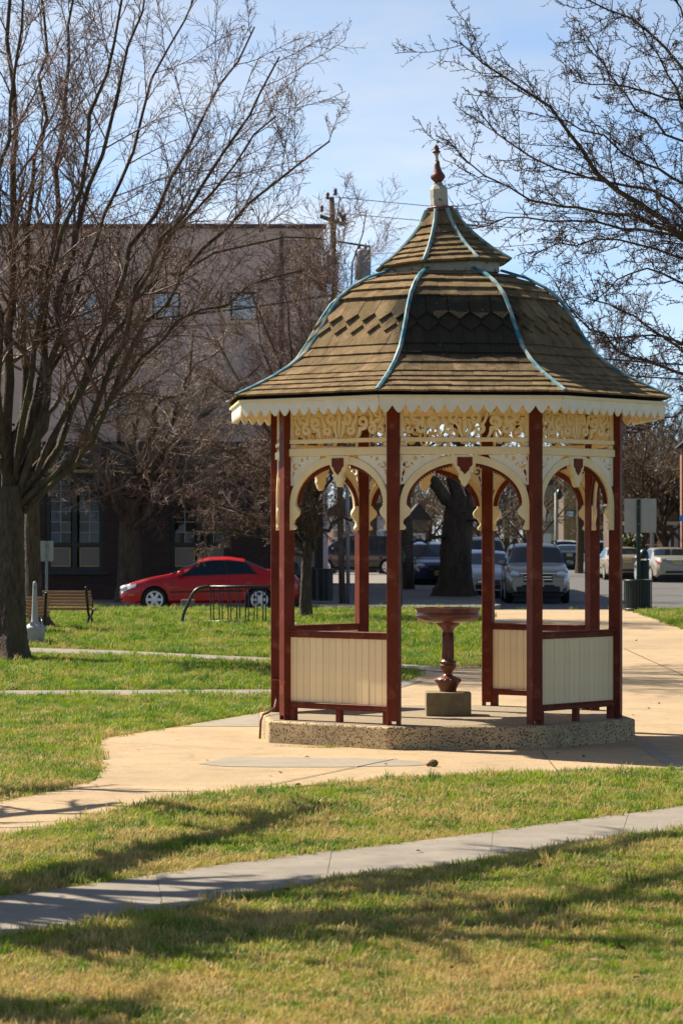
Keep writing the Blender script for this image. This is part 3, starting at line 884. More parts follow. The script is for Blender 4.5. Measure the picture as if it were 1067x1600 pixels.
# low panelling
tr_me = MB().box((0, 0, 1.131), (2 * HB - 0.004, 0.055, 0.056)).box((0, 0, 1.166), (2 * HB - 0.002, 0.095, 0.018)).mesh('top_rail', bevel=0.004); tr_me.materials.append(M['red'])
br_me = MB().box((0, 0, 0.398), (2 * HB - 0.004, 0.055, 0.052)).box((0, 0, 0.430), (2 * HB - 0.002, 0.10, 0.014)).mesh('bottom_rail', bevel=0.004); br_me.materials.append(M['red'])
ft_me = MB().box((0, 0, 0.305), (0.062, 0.060, 0.134)).mesh('foot', bevel=0.004); ft_me.materials.append(M['red'])
NB = 15
bw = (2 * HB - 0.006) / NB
bd_me = MB().box((0, 0, 0.770), (bw - 0.003, 0.022, 0.665)).mesh('board', bevel=0.0025); bd_me.materials.append(M['boards'])

for k in range(8):
    th = R(A0 - 22.5 + 45 * k)
    n = Vector((math.sin(th), -math.cos(th), 0))
    L = n * AP
    link('beam', beam_me, None, gz, L, th)
    fr = link('frieze', fr_me, None, gz, L, th)
    q = link('frieze_rail', rail_me, None, fr); 
    ar = link('arch', arch_me, None, gz, L, th)
    for i in (0, 1):
        link('spandrel', sp_me[i], None, ar); link('toothed_lining', te_me[i], None, ar)
    link('keystone', key_me, None, ar)
    link('keystone_panel', rp_me, None, ar, (0, -0.033, 0))
    if k in (1, 3, 5, 7):
        pn = empty('low_panel', L, th, gz)
        link('top_rail', tr_me, None, pn); link('bottom_rail', br_me, None, pn)
        for x in (-HB + 0.04, 0, HB - 0.04): link('foot', ft_me, None, pn, (x, 0, 0))
        for i in range(NB):
            link('board', bd_me, None, pn, (-HB + 0.003 + bw * (i + 0.5), random.uniform(-0.0015, 0.0015), 0))

# junction box and conduit on the left post
MB().box((-1.800, 0.447, 0.515), (0.085, 0.07, 0.165)).build('junction_box', M['red'], gz, bevel=0.006)
MB().tube([(-1.79, 0.43, 0.45), (-1.785, 0.40, 0.39), (-1.80, 0.20, 0.31), (-1.86, -0.08, 0.275), (-1.915, -0.26, 0.262), (-1.935, -0.30, 0.20), (-1.945, -0.31, 0.0)], 0.012, 8).build('conduit', M['finial'], gz, smooth=True)

# ---- roof
PZ = np.array([3.565, 3.60, 3.665, 3.77, 3.885, 4.03, 4.19, 4.33, 4.46, 4.613, 4.733, 4.833, 4.92])
PR = np.array([2.44, 2.36, 2.216, 2.00, 1.81, 1.625, 1.505, 1.42, 1.345, 1.235, 1.085, 0.895, 0.62])
UZ = np.array([5.005, 5.06, 5.157, 5.25, 5.34, 5.47, 5.60])
UR = np.array([0.735, 0.655, 0.517, 0.408, 0.314, 0.205, 0.142])
roof = empty('roof', (0, 0, 0), 0, gz)
# boarding under the shingles
def bell(pz, pr, name, parent, m, inset=0.03):
    b = MB()
    vs = []
    for z, r in zip(pz, pr):
        vs += [(x, y, z) for x, y in octa(max(r - inset, 0.02))]
    fs = []
    for i in range(len(pz) - 1):
        for k in range(8):
            fs.append((i * 8 + k, i * 8 + (k + 1) % 8, (i + 1) * 8 + (k + 1) % 8, (i + 1) * 8 + k))
    b.add(vs, fs)
    return b.build(name, m, parent)
bell(PZ, PR, 'roof_boarding', roof, M['roofdark'])

def shingle_geo(x0, x1, z0, z1, over, pz, pr, point=0.0, th=0.020, lift=0.030):
    """one shingle on a roof face in face-local space (outward -Y); point>0 gives a pointed butt"""
    r0 = float(np.interp(z0, pz, pr)); zt = min(z1 + over, pz[-1]); r1 = float(np.interp(zt, pz, pr))
    y0, y1 = -r0 * C8, -r1 * C8
    ty, tz = y1 - y0, zt - z0
    l = math.hypot(ty, tz); ty /= l; tz /= l
    ny, nz_ = -tz, ty
    h0, h1 = r0 * S8 + 0.004, r1 * S8 + 0.004
    def P(x, s, off):
        return (x, y0 + ty * s + ny * off, z0 + tz * s + nz_ * off)
    def cx(x, s):
        h = h0 + (h1 - h0) * s / l
        return max(-h, min(h, x))
    s0 = random.uniform(-0.006, 0.004)
    k0 = lift + random.uniform(0, 0.006)
    if point > 0:
        xm = (x0 + x1) / 2
        loc = [(x0, point), (xm, s0), (x1, point), (x1, l), (x0, l)]
        def off(s): return k0 + (0.004 - k0) * s / l
    else:
        loc = [(x0, s0), (x1, s0 + random.uniform(-0.003, 0.003)), (x1, l), (x0, l)]
        def off(s): return k0 + (0.003 - k0) * s / l
    top = [P(cx(x, s), s, off(s)) for x, s in loc]
    bot = [P(cx(x, s), s, off(s) - th) for x, s in loc]
    n = len(loc)
    if max(p[0] for p in top) - min(p[0] for p in top) < 0.012: return None
    fs = [tuple(range(n)), tuple(range(2 * n - 1, n - 1, -1))] + [(i + n, (i + 1) % n + n, (i + 1) % n, i) for i in range(n)]
    return top + bot, fs

rows = [3.566, 3.622, 3.678, 3.728, 3.785, 3.885, 3.99, 4.09]
upper_rows = [4.60, 4.69, 4.78, 4.865, 4.915]
SH = []      # (projected area, verts, faces, rot)
def put(g, th):
    if g is None: return
    vs, fs = g
    m = Matrix.Rotation(th, 3, 'Z')
    vs = [m @ Vector(v) for v in vs]
    n0 = len(vs) // 2
    nor = (vs[1] - vs[0]).cross(vs[n0 - 1] - vs[0])
    ar = nor.length
    if ar > 0: nor /= ar
    vis = max(0.0, nor.dot(Vector((-0.03, -1, -0.07)).normalized())) * ar
    SH.append((vis, vs, fs))

def row_shingles(th, z0, z1, pz, pr, wmin, wmax, over=0.05, skip=None):
    h = float(np.interp(z0, pz, pr)) * S8
    x = -h - 0.001
    first = True
    while x < h - 0.002:
        w = random.uniform(wmin, wmax) * (0.6 if first else 1.0)
        first = False
        x1 = x + w
        if h - x1 < wmin * 0.4: x1 = h + 0.001
        put(shingle_geo(x + 0.0015, x1 - 0.0015, z0, z1, over, pz, pr), th)
        x = x1
for k in range(8):
    th = R(A0 - 22.5 + 45 * k)
    for a, b_ in zip(rows, rows[1:]):
        row_shingles(th, a, b_, PZ, PR, 0.13, 0.24)
    row_shingles(th, 4.09, 4.34, PZ, PR, 0.12, 0.19, 0.02)
    # two rows of pointed shingles
    h = float(np.interp(4.3, PZ, PR)) * S8
    pw = 2 * h / 5
    for j in range(6):
        put(shingle_geo(-h + pw * (j - 0.5) + 0.004, -h + pw * (j + 0.5) - 0.004, 4.215, 4.46, 0.02, PZ, PR, point=pw * 0.46, lift=0.046), th)
    for j in range(5):
        put(shingle_geo(-h + pw * j + 0.004, -h + pw * (j + 1) - 0.004, 4.330, 4.615, 0.03, PZ, PR, point=pw * 0.46, lift=0.060), th)
    for a, b_ in zip(upper_rows, upper_rows[1:]):
        row_shingles(th, a, b_, PZ, PR, 0.13, 0.22, 0.03)
SH.sort(key=lambda s: -s[0])
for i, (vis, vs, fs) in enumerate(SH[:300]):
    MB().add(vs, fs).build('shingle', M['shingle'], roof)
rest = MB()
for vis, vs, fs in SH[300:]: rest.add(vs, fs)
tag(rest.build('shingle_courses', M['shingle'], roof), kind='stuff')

def hip(pz, pr, w, name, parent, m, lift=0.030):
    b = MB(); vs = []; n = len(pz)
    for i in range(n):
        j0, j1 = max(i - 1, 0), min(i + 1, n - 1)
        dy, dz = -(pr[j1] - pr[j0]), pz[j1] - pz[j0]
        l = math.hypot(dy, dz); ny, nz_ = -dz / l, dy / l
        cy, cz = -pr[i] + ny * lift, pz[i] + nz_ * lift
        wy = w * S8
        for (x, dyy, dn) in ((-w * C8, wy, 0), (0, -0.003, 0.006), (w * C8, wy, 0), (w * C8, wy, -0.02), (0, 0.0, -0.02), (-w * C8, wy, -0.02)):
            vs.append((x, cy + dyy + ny * dn, cz + nz_ * dn))
    fs = []
    for i in range(n - 1):
        for k in range(6):
            fs.append((i * 6 + k, i * 6 + (k + 1) % 6, (i + 1) * 6 + (k + 1) % 6, (i + 1) * 6 + k))
    fs += [(5, 4, 3, 2, 1, 0), tuple((n - 1) * 6 + k for k in range(6))]
    b.add(vs, fs)
    me = b.mesh(name); me.materials.append(m)
    for k in range(8):
        link(name, me, None, parent, None, R(A0 + 45 * k))
hip(PZ, PR, 0.023, 'hip_flashing', roof, M['flash'], 0.044)

# scalloped fascia, soffit
RF = 2.375
hw = RF * S8
NSC = 14
sc_pts = []
for i in range(NSC):
    for j in range(10):
        t = j / 10
        x = -hw + 2 * hw * (i + t) / NSC
        # pointed lobes hanging down, rounded notches between
        u = abs(2 * t - 1)
        z = 3.365 + 0.078 * (u ** 1.35)
        sc_pts.append((x, z))
sc_pts.append((hw, 3.443))
fa_me = fret('fascia', sc_pts + [(hw, 3.545), (-hw, 3.545)], [], 0.026); fa_me.materials.append(M['offwhite'])
mo_me = MB().box((0, -0.022, 3.527), (2 * hw + 0.012, 0.030, 0.030)).mesh('fascia_moulding', bevel=0.004); mo_me.materials.append(M['cream'])
so = MB()
ns = 26
for i in range(ns):
    t0, t1 = -1 + 2 * i / ns, -1 + 2 * (i + 1) / ns - 0.012
    ro, ri = RF - 0.02, RP - 0.02
    so.add([(t0 * ro * S8, -ro * C8, 3.492), (t1 * ro * S8, -ro * C8, 3.492), (t1 * ri * S8, -ri * C8, 3.470), (t0 * ri * S8, -ri * C8, 3.470)], [(3, 2, 1, 0)])
    so.add([(t0 * ro * S8, -ro * C8, 3.505), (t1 * ro * S8, -ro * C8, 3.505), (t1 * ri * S8, -ri * C8, 3.483), (t0 * ri * S8, -ri * C8, 3.483)], [(0, 1, 2, 3)])
so_me = so.mesh('soffit', fix=False); so_me.materials.append(M['cream'])
cs_me = MB().add([(-RP * S8, -RP * C8, 3.478), (RP * S8, -RP * C8, 3.478), (0, 0, 3.95)], [(0, 1, 2)]).mesh('ceiling'); cs_me.materials.append(M['cream'])
for k in range(8):
    th = R(A0 - 22.5 + 45 * k)
    n = Vector((math.sin(th), -math.cos(th), 0))
    fa = link('fascia', fa_me, None, roof, n * RF * C8, th)
    link('fascia_moulding', mo_me, None, roof, n * RF * C8, th)
    link('soffit', so_me, None, roof, None, th)
    link('ceiling', cs_me, None, roof, None, th)

# ---- cupola: leans a little to the left
cup = empty('cupola', (0, 0, 4.92), 0, gz)
cup.rotation_euler = (0, R(-3.4), 0)
def cz(v): return v - 4.92
nk = MB().prism(octa(0.61), cz(4.905), cz(5.03)).build('neck_band', M['weathered'], cup)
hole = MB()
hm = MB().lathe([(0.0, 0), (0.017, 0), (0.017, 0.012), (0.0, 0.012)], 10, axis='Y', cap=False).mesh('neck_hole'); hm.materials.append(M['ink'])
for k in range(8):
    th = R(A0 - 22.5 + 45 * k)
    for j, rr in ((-0.13, 0.8), (0, 1.3), (0.13, 0.8)):
        n = Vector((math.sin(th), -math.cos(th), 0)); t = Vector((math.cos(th), math.sin(th), 0))
        o = link('neck_hole', hm, None, cup, n * (0.61 * C8 - 0.006) + t * j + Vector((0, 0, cz(4.958))), th)
        o.scale = (rr, 1, rr)
MB().prism(octa(0.70), cz(5.005), cz(5.02)).build('neck_soffit', M['weathered'], cup)
uroof = bell(UZ - 4.92, UR, 'upper_roof_boarding', cup, M['roofdark'], 0.02)
urows = [5.008, 5.075, 5.13, 5.19, 5.26, 5.335, 5.43, 5.585]
SH = []
for k in range(8):
    th = R(A0 - 22.5 + 45 * k)
    for a, b_ in zip(urows, urows[1:]):
        row_shingles(th, cz(a), cz(b_), UZ - 4.92, UR, 0.10, 0.16, 0.025)
SH.sort(key=lambda s: -s[0])
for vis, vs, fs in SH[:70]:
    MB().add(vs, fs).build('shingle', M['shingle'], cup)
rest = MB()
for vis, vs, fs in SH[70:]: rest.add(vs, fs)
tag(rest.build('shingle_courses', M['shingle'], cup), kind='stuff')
hip(UZ - 4.92, UR, 0.021, 'hip_flashing', cup, M['flash'], 0.038)
MB().prism(octa(0.152), cz(5.602), cz(5.648)).build('collar', M['finial'], cup, bevel=0.008)
MB().lathe([(0.093, cz(5.648)), (0.093, cz(5.835)), (0.070, cz(5.875)), (0.048, cz(5.885)), (0.052, cz(5.90)), (0.034, cz(5.912))], 8, rot=R(22.5 + A0)).build('finial_post', M['weathered'], cup)
fin = MB().lathe([(0.032, cz(5.905)), (0.050, cz(5.925)), (0.076, cz(5.955)), (0.079, cz(5.975)), (0.066, cz(6.0)), (0.040, cz(6.04)), (0.030, cz(6.09)), (0.026, cz(6.135))], 20)
fin.build('finial', M['finial'], cup, smooth=True)
MB().lathe([(0.026, cz(6.135)), (0.018, cz(6.15)), (0.017, cz(6.185)), (0.028, cz(6.222))], 16).build('finial_neck', M['weathered'], cup, smooth=True)
MB().lathe([(0.030, cz(6.222)), (0.044, cz(6.230)), (0.044, cz(6.240)), (0.030, cz(6.250)), (0.029, cz(6.278)), (0.022, cz(6.30)), (0.006, cz(6.315))], 16).build('finial_cap', M['finial'], cup, smooth=True)

# ------------------------------------------------------------------ drinking fountain inside the gazebo
ft = empty('fountain', (GX + 0.045, GY + 0.0, DECK))
tag(ft, 'cast iron fountain basin on a baluster stem and concrete block inside the gazebo', 'fountain')
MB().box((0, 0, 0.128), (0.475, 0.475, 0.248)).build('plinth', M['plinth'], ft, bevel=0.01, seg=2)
def fv(v): return 0.25 + (1185 - v) / 8 / 146.6
st = [(0.088, 1185), (0.092, 1150), (0.112, 1100), (0.130, 1060), (0.134, 1040), (0.126, 1018), (0.102, 1002), (0.060, 985), (0.044, 965), (0.044, 950), (0.056, 930), (0.084, 892), (0.091, 872),
      (0.090, 852), (0.078, 842), (0.084, 826), (0.085, 808), (0.066, 792), (0.060, 770), (0.056, 560), (0.054, 440), (0.062, 428), (0.060, 408), (0.068, 395), (0.092, 372), (0.122, 345), (0.128, 330)]
stem = MB().lathe([(r, fv(v)) for r, v in st], 32).build('stem', M['fount'], ft); auto_smooth(stem, 40)
bs = [(0.120, 332), (0.150, 322), (0.260, 305), (0.315, 280), (0.343, 250), (0.347, 228), (0.335, 208), (0.326, 196), (0.330, 178), (0.338, 160), (0.350, 142), (0.350, 135), (0.340, 133), (0.318, 150), (0.270, 215), (0.15, 250), (0.02, 258)]
auto_smooth(MB().lathe([(r, fv(v)) for r, v in bs], 48).build('basin', M['fount'], ft), 50)
fl = MB()
for k in range(16):
    a = 2 * math.pi * k / 16
    fl.tube([(0.060 * math.cos(a), 0.060 * math.sin(a), fv(770)), (0.056 * math.cos(a), 0.056 * math.sin(a), fv(445))], 0.006, 5)
fl.build('fluting', M['fount'], ft, smooth=True)
lf = MB()
for k in range(14):
    a = 2 * math.pi * k / 14
    for r, v, w, h in ((0.128, 1045, 0.03, 0.045), (0.083, 812, 0.02, 0.022)):
        lf.lathe([(0.001, -h / 2), (w * 0.42, -h * 0.2), (w * 0.5, h * 0.15), (w * 0.3, h * 0.42), (0.001, h / 2)], 6, (r * math.cos(a), r * math.sin(a), fv(v)))
lf.build('leaf_ornament', M['fount'], ft, smooth=True)

# ------------------------------------------------------------------ grass blades
def grass_clump(seed, blades, spread, hmin, hmax, w, lean):
    r = random.Random(seed)
    b = MB()
    for _ in range(blades):
        a = r.uniform(0, 6.283); d = spread * math.sqrt(r.random())
        x, y = d * math.cos(a), d * math.sin(a)
        h = r.uniform(hmin, hmax); az = r.uniform(0, 6.283)
        l = r.uniform(0.15, 1.0) * lean * h
        dx, dy = math.cos(az), math.sin(az)
        px, py = -dy * w / 2, dx * w / 2
        m1 = (x + dx * l * 0.35, y + dy * l * 0.35, h * 0.6)
        m2 = (x + dx * l, y + dy * l, h * (1 - 0.25 * l / h))
        b.add([(x - px, y - py, -0.004), (x + px, y + py, -0.004), (m1[0] + px * 0.8, m1[1] + py * 0.8, m1[2]), (m1[0] - px * 0.8, m1[1] - py * 0.8, m1[2]), m2], [(0, 1, 2, 3), (3, 2, 4)])
    return b

gcol = bpy.data.collections.new('grass_clumps')
for i in range(6):
    me = grass_clump(100 + i, 16, 0.042, 0.016, 0.050, 0.0044, 1.1).mesh('grass_clump', fix=False)
    me.materials.append(M['grass'])
    o = bpy.data.objects.new('grass_clump', me)
    gcol.objects.link(o)
# two taller tufts
for i in range(2):
    me = grass_clump(200 + i, 22, 0.035, 0.03, 0.085, 0.0045, 0.9).mesh('grass_tuft', fix=False)
    me.materials.append(M['grass'])
    o = bpy.data.objects.new('grass_tuft', me)
    gcol.objects.link(o)

def lawn_points():
    out = []
    for y0, y1, dens, sc in ((11.5, 16, 900, 1.0), (16, 22, 700, 1.05), (22, 30, 420, 1.2), (30, 40, 240, 1.45), (40, 52, 130, 1.8), (52, LAWN_END, 90, 2.1)):
        xm = 0.119 * y1 + 1.3
        n = int(dens * (y1 - y0) * 2 * xm)
        x = RNG.uniform(-xm, xm, n); y = RNG.uniform(y0, y1, n)
        keep = np.abs(x) < 0.119 * y + 1.3
        x, y = x[keep], y[keep]
        jx = x + RNG.normal(0, 0.04, len(x)); jy = y + RNG.normal(0, 0.055, len(x))
        bad = in_poly(jx, jy, plaza_pts) | in_poly(jx, jy, path_pts) | in_poly(jx, jy, mid_pts) | in_poly(jx, jy, far_pts)
        x, y = x[~bad], y[~bad]
        out.append(np.stack([x, y, np.full(len(x), sc)], 1))
    # weeds at the foot of the slab and in the paving joints
    for px_, py_, n_, sx_ in ((512, 1170, 14, 0.10), (560, 1172, 5, 0.15), (640, 1173, 4, 0.2), (440, 1240 - 8, 8, 0.3), (460, 1168, 4, 0.1), (930, 1170, 5, 0.25)):
        g_ = gp(px_, py_)
        out.append(np.stack([g_.x + RNG.normal(0, sx_, n_), g_.y + RNG.normal(0, 0.012, n_), np.full(n_, 0.9)], 1))
    return np.concatenate(out)

lp = lawn_points()
npt = len(lp)
ty = np.clip((lp[:, 1] - 36) / 34, 0, 1)
lz = 0.40 * ty * ty * (3 - 2 * ty)
gm = bpy.data.meshes.new('grass')
gm.vertices.add(npt)
gm.vertices.foreach_set('co', np.stack([lp[:, 0], lp[:, 1], lz], 1).astype(np.float32).ravel())
# worn and thick spots: height follows a soft random field
fld = np.zeros(npt)
for _ in range(14):
    k = RNG.normal(0, 2.2, 2); fld += np.sin(lp[:, 0] * k[0] + lp[:, 1] * k[1] * 0.8 + RNG.uniform(0, 6.28))
fld /= 3.7
a_s = gm.attributes.new('g_scale', 'FLOAT', 'POINT')
a_s.data.foreach_set('value', (lp[:, 2] * np.clip(RNG.normal(1.0, 0.28, npt) + 0.24 * fld, 0.35, 2.0)).astype(np.float32))
a_r = gm.attributes.new('g_rot', 'FLOAT_VECTOR', 'POINT')
rot = np.stack([RNG.normal(0, 0.12, npt), RNG.normal(0, 0.12, npt), RNG.uniform(0, 6.283, npt)], 1)
a_r.data.foreach_set('vector', rot.astype(np.float32).ravel())
a_i = gm.attributes.new('g_pick', 'INT', 'POINT')
pick = RNG.integers(0, 6, npt); tuft = RNG.random(npt) < 0.030
pick[tuft] = RNG.integers(6, 8, tuft.sum())
a_i.data.foreach_set('value', pick.astype(np.int32))
grass = link('grass', gm, M['grass'])
tag(grass, 'patchy green and straw-coloured turf covering the park lawn', 'grass', kind='stuff')
ng = bpy.data.node_groups.new('scatter_grass', 'GeometryNodeTree')
ng.interface.new_socket('Geometry', in_out='INPUT', socket_type='NodeSocketGeometry')
ng.interface.new_socket('Geometry', in_out='OUTPUT', socket_type='NodeSocketGeometry')
gi = ng.nodes.new('NodeGroupInput'); go = ng.nodes.new('NodeGroupOutput')
ci = ng.nodes.new('GeometryNodeCollectionInfo'); ci.inputs['Collection'].default_value = gcol
ci.inputs['Separate Children'].default_value = True; ci.inputs['Reset Children'].default_value = True
ip = ng.nodes.new('GeometryNodeInstanceOnPoints'); ip.inputs['Pick Instance'].default_value = True
def nattr(nm, ty):
    n = ng.nodes.new('GeometryNodeInputNamedAttribute'); n.data_type = ty; n.inputs['Name'].default_value = nm
    return [s for s in n.outputs if s.enabled and s.name == 'Attribute'][0]
er = ng.nodes.new('FunctionNodeEulerToRotation')
ng.links.new(gi.outputs[0], ip.inputs['Points']); ng.links.new(ci.outputs[0], ip.inputs['Instance'])
ng.links.new(nattr('g_pick', 'INT'), ip.inputs['Instance Index'])
ng.links.new(nattr('g_rot', 'FLOAT_VECTOR'), er.inputs[0]); ng.links.new(er.outputs[0], ip.inputs['Rotation'])
ng.links.new(nattr('g_scale', 'FLOAT'), ip.inputs['Scale'])
ng.links.new(ip.outputs[0], go.inputs[0])
md = grass.modifiers.new('scatter', 'NODES'); md.node_group = ng

nl = 900
ly = RNG.uniform(13, 60, nl) ** 1.0; lx = RNG.uniform(-1, 1, nl) * (0.119 * ly)
okl = ~(in_poly(lx, ly, path_pts))
okl &= ~in_poly(lx, ly, plaza_pts) | (RNG.random(nl) < 0.10)
lx, ly = lx[okl], ly[okl]; nl = len(lx)
tyl = np.clip((ly - 36) / 34, 0, 1); lzz = 0.40 * tyl * tyl * (3 - 2 * tyl) + np.where(in_poly(lx, ly, plaza_pts), 0.02, 0.035)
la = RNG.uniform(0, 6.283, nl); ls = RNG.uniform(0.012, 0.034, nl); tilt = RNG.normal(0, 0.35, (nl, 2))
ca, sa = np.cos(la), np.sin(la)
lv_ = []
for ux, uy in ((-1, 0), (0, -0.55), (1, 0), (0, 0.55)):
    X = (ux * ca - uy * sa) * ls; Y = (ux * sa + uy * ca) * ls
    lv_.append(np.stack([lx + X, ly + Y, lzz + X * tilt[:, 0] + Y * tilt[:, 1]], 1))
lit = bpy.data.meshes.new('leaf_litter')
lvv = np.stack(lv_, 1).reshape(-1, 3)
lit.from_pydata([tuple(v) for v in lvv], [], [tuple(range(4 * k, 4 * k + 4)) for k in range(nl)])
tag(link('leaf_litter', lit, M['deadleaf']), 'scattered scraps of dry leaf lying in the lawn', 'leaf litter', kind='stuff')

# ------------------------------------------------------------------ bare trees
def np_mesh(name, verts, quads):
    me = bpy.data.meshes.new(name)
    me.vertices.add(len(verts)); me.vertices.foreach_set('co', verts.astype(np.float32).ravel())
    nq = len(quads)
    me.loops.add(nq * 4); me.loops.foreach_set('vertex_index', quads.astype(np.int32).ravel())
    me.polygons.add(nq)
    me.polygons.foreach_set('loop_start', np.arange(0, nq * 4, 4, dtype=np.int32))
    me.polygons.foreach_set('loop_total', np.full(nq, 4, np.int32))
    me.update(calc_edges=True)
    me.shade_smooth()
    return me

def tubes(P, Rd, sides):
    B, n, _ = P.shape
    T = np.empty_like(P)
    T[:, 1:-1] = P[:, 2:] - P[:, :-2]; T[:, 0] = P[:, 1] - P[:, 0]; T[:, -1] = P[:, -1] - P[:, -2]
    T /= np.linalg.norm(T, axis=2, keepdims=True) + 1e-9
    mean = T.mean(1)
    ref = np.where(np.abs(mean[:, 2:3]) < 0.8, np.array([[0, 0, 1.0]]), np.array([[1.0, 0, 0]]))[:, None, :]
    U = np.cross(T, np.broadcast_to(ref, T.shape)); U /= np.linalg.norm(U, axis=2, keepdims=True) + 1e-9
    V = np.cross(U, T)
    a = np.arange(sides) * 2 * np.pi / sides
    ring = (U[:, :, None, :] * np.cos(a)[None, None, :, None] + V[:, :, None, :] * np.sin(a)[None, None, :, None]) * Rd[:, :, None, None]
    vs = (P[:, :, None, :] + ring).reshape(-1, 3)
    b = (np.arange(B) * n * sides)[:, None, None]
    i = (np.arange(n - 1) * sides)[None, :, None]
    k = np.arange(sides)[None, None, :]; k2 = (np.arange(sides) + 1) % sides
    k2 = k2[None, None, :]
    q = np.stack([b + i + k, b + i + k2, b + i + sides + k2, b + i + sides + k], 3).reshape(-1, 4)
    return vs, q

def grow(rg, P, Rd, Ln, k, l0, l1, a0, a1, up, wig, n, rs, rmin, tmin, taper=0.55):
    B, m, _ = P.shape
    t = tmin + (1 - tmin) * (np.arange(k)[None, :] + rg.random((B, k))) / k
    f = t * (m - 1); i0 = np.minimum(f.astype(int), m - 2); fr = (f - i0)[..., None]
    bi = np.arange(B)[:, None]
    p0 = P[bi, i0] * (1 - fr) + P[bi, i0 + 1] * fr
    tg = P[bi, i0 + 1] - P[bi, i0]; tg /= np.linalg.norm(tg, axis=2, keepdims=True) + 1e-9
    rd = (Rd[bi, i0] * (1 - fr[..., 0]) + Rd[bi, i0 + 1] * fr[..., 0])
    pr = rg.normal(size=(B, k, 3)); pr -= (pr * tg).sum(2, keepdims=True) * tg
    pr /= np.linalg.norm(pr, axis=2, keepdims=True) + 1e-9
    an = rg.uniform(a0, a1, (B, k, 1))
    d = np.cos(an) * tg + np.sin(an) * pr
    d[..., 2] += up
    d /= np.linalg.norm(d, axis=2, keepdims=True)
    L = Ln[:, None] * rg.uniform(l0, l1, (B, k)) * (1.1 - taper * t)
    N = B * k
    d = d.reshape(N, 3); p = p0.reshape(N, 3); L = L.reshape(N)
    r0 = np.maximum(np.minimum(rd.reshape(N) * rs, rd.reshape(N) * 0.9), rmin)
    out = np.empty((N, n, 3)); out[:, 0] = p
    for s in range(1, n):
        d = d + rg.normal(size=(N, 3)) * wig
        d[:, 2] += up * 0.35
        d /= np.linalg.norm(d, axis=1, keepdims=True)
        p = p + d * (L / (n - 1))[:, None]
        out[:, s] = p
    tt = np.linspace(0, 1, n)[None, :]
    rad = np.maximum(r0[:, None] * (1 - 0.75 * tt), rmin * 0.7)
    return out, rad, L

def smooth_line(pts, n, rg, wob):
    pts = np.array([tuple(p) for p in pts], float)
    d = np.concatenate([[0], np.cumsum(np.linalg.norm(np.diff(pts, axis=0), axis=1))])
    u = np.linspace(0, d[-1], 8 * n)
    f = np.stack([np.interp(u, d, pts[:, k]) for k in range(3)], 1)
    win = max(3, int(2.2 * n)) | 1
    h = win // 2
    pad = np.concatenate([2 * f[0] - f[h:0:-1], f, 2 * f[-1] - f[-2:-h - 2:-1]])
    ker = np.hanning(win + 2)[1:-1]; ker /= ker.sum()
    g = np.stack([np.convolve(pad[:, k], ker, 'valid') for k in range(3)], 1)
    out = g[np.linspace(0, len(g) - 1, n).astype(int)]
    w = rg.normal(size=out.shape) * wob
    w[0] = 0; w[-1] *= 0.5
    return out + w

def tree(name, label, base, limbs, levels, bark, twig, seed, group=None, nlimb=14, lsides=8, wob=0.04, flare=None):
    """limbs: (points, r0, r1, grows) in world space; the first is the trunk"""
    rg = np.random.default_rng(seed)
    base = Vector(base)
    root = empty(name, base)
    tag(root, label, 'tree', group)
    bv = np.array(tuple(base))
    LP, LR, LL = [], [], []
    vs, qs, off = [], [], 0
    for i, (pts, r0, r1, gr) in enumerate(limbs):
        P = smooth_line(pts, nlimb, rg, wob if i else wob * 0.06) - bv
        tt = np.linspace(0, 1, nlimb)
        Rr = r0 + (r1 - r0) * tt ** 0.8
        if i == 0 and flare:
            Rr = Rr + flare * np.exp(-(P[:, 2] - P[0, 2]) / 0.28)
        if i == 0:
            tf = np.linspace(0, 1, 48); P2 = np.stack([np.interp(tf, tt, P[:, c]) for c in range(3)], 1); R2 = np.interp(tf, tt, Rr)
            if flare: R2 = np.interp(tf, tt, r0 + (r1 - r0) * tt ** 0.8) + flare * np.exp(-(P2[:, 2] - P2[0, 2]) / 0.28)
            ns_ = 40
            v, q = tubes(P2[None], R2[None], ns_)
            ang = np.tile(np.arange(ns_) * 2 * np.pi / ns_, 48); hz_ = np.repeat(P2[:, 2], ns_); rr_ = np.repeat(R2, ns_)
            ax = np.repeat(P2, ns_, 0)
            ph = rg.uniform(0, 6.28, 6)
            fur = 0.5 * np.abs(np.sin(9 * ang + 1.3 * np.sin(2.1 * hz_ + ph[0]) + ph[1])) + 0.35 * np.sin(13 * ang + 2.2 * np.sin(3.3 * hz_ + ph[2])) + 0.3 * rg.normal(size=len(ang))
            lobe = 0.10 * np.sin(3 * ang + ph[3] + 0.4 * hz_) + 0.06 * np.sin(5 * ang + ph[4])
            v = ax + (v - ax) * (1 + 0.055 * fur + lobe * (0.5 + 1.6 * np.exp(-(hz_ - hz_[0]) / 0.3)))[:, None]
        else:
            v, q = tubes(P[None], Rr[None], lsides)
        vs.append(v); qs.append(q + off); off += len(v)
        if gr:
            LP.append(P); LR.append(Rr); LL.append(np.linalg.norm(np.diff(P, axis=0), axis=1).sum())
    link('trunk', np_mesh('trunk', np.concatenate(vs), np.concatenate(qs)), bark, root)
    P, Rd, Ln = np.array(LP), np.array(LR), np.array(LL)
    vs, qs, off = [], [], 0
    for lv in levels:
        keep = lv.pop('mult', None)
        P, Rd, Ln = grow(rg, P, Rd, Ln, **lv)
        v, q = tubes(P, Rd, 5 if Rd[:, 0].max() > 0.03 else 3)
        vs.append(v); qs.append(q + off); off += len(v)
    link('crown', np_mesh('crown', np.concatenate(vs), np.concatenate(qs)), twig, root)
    return root

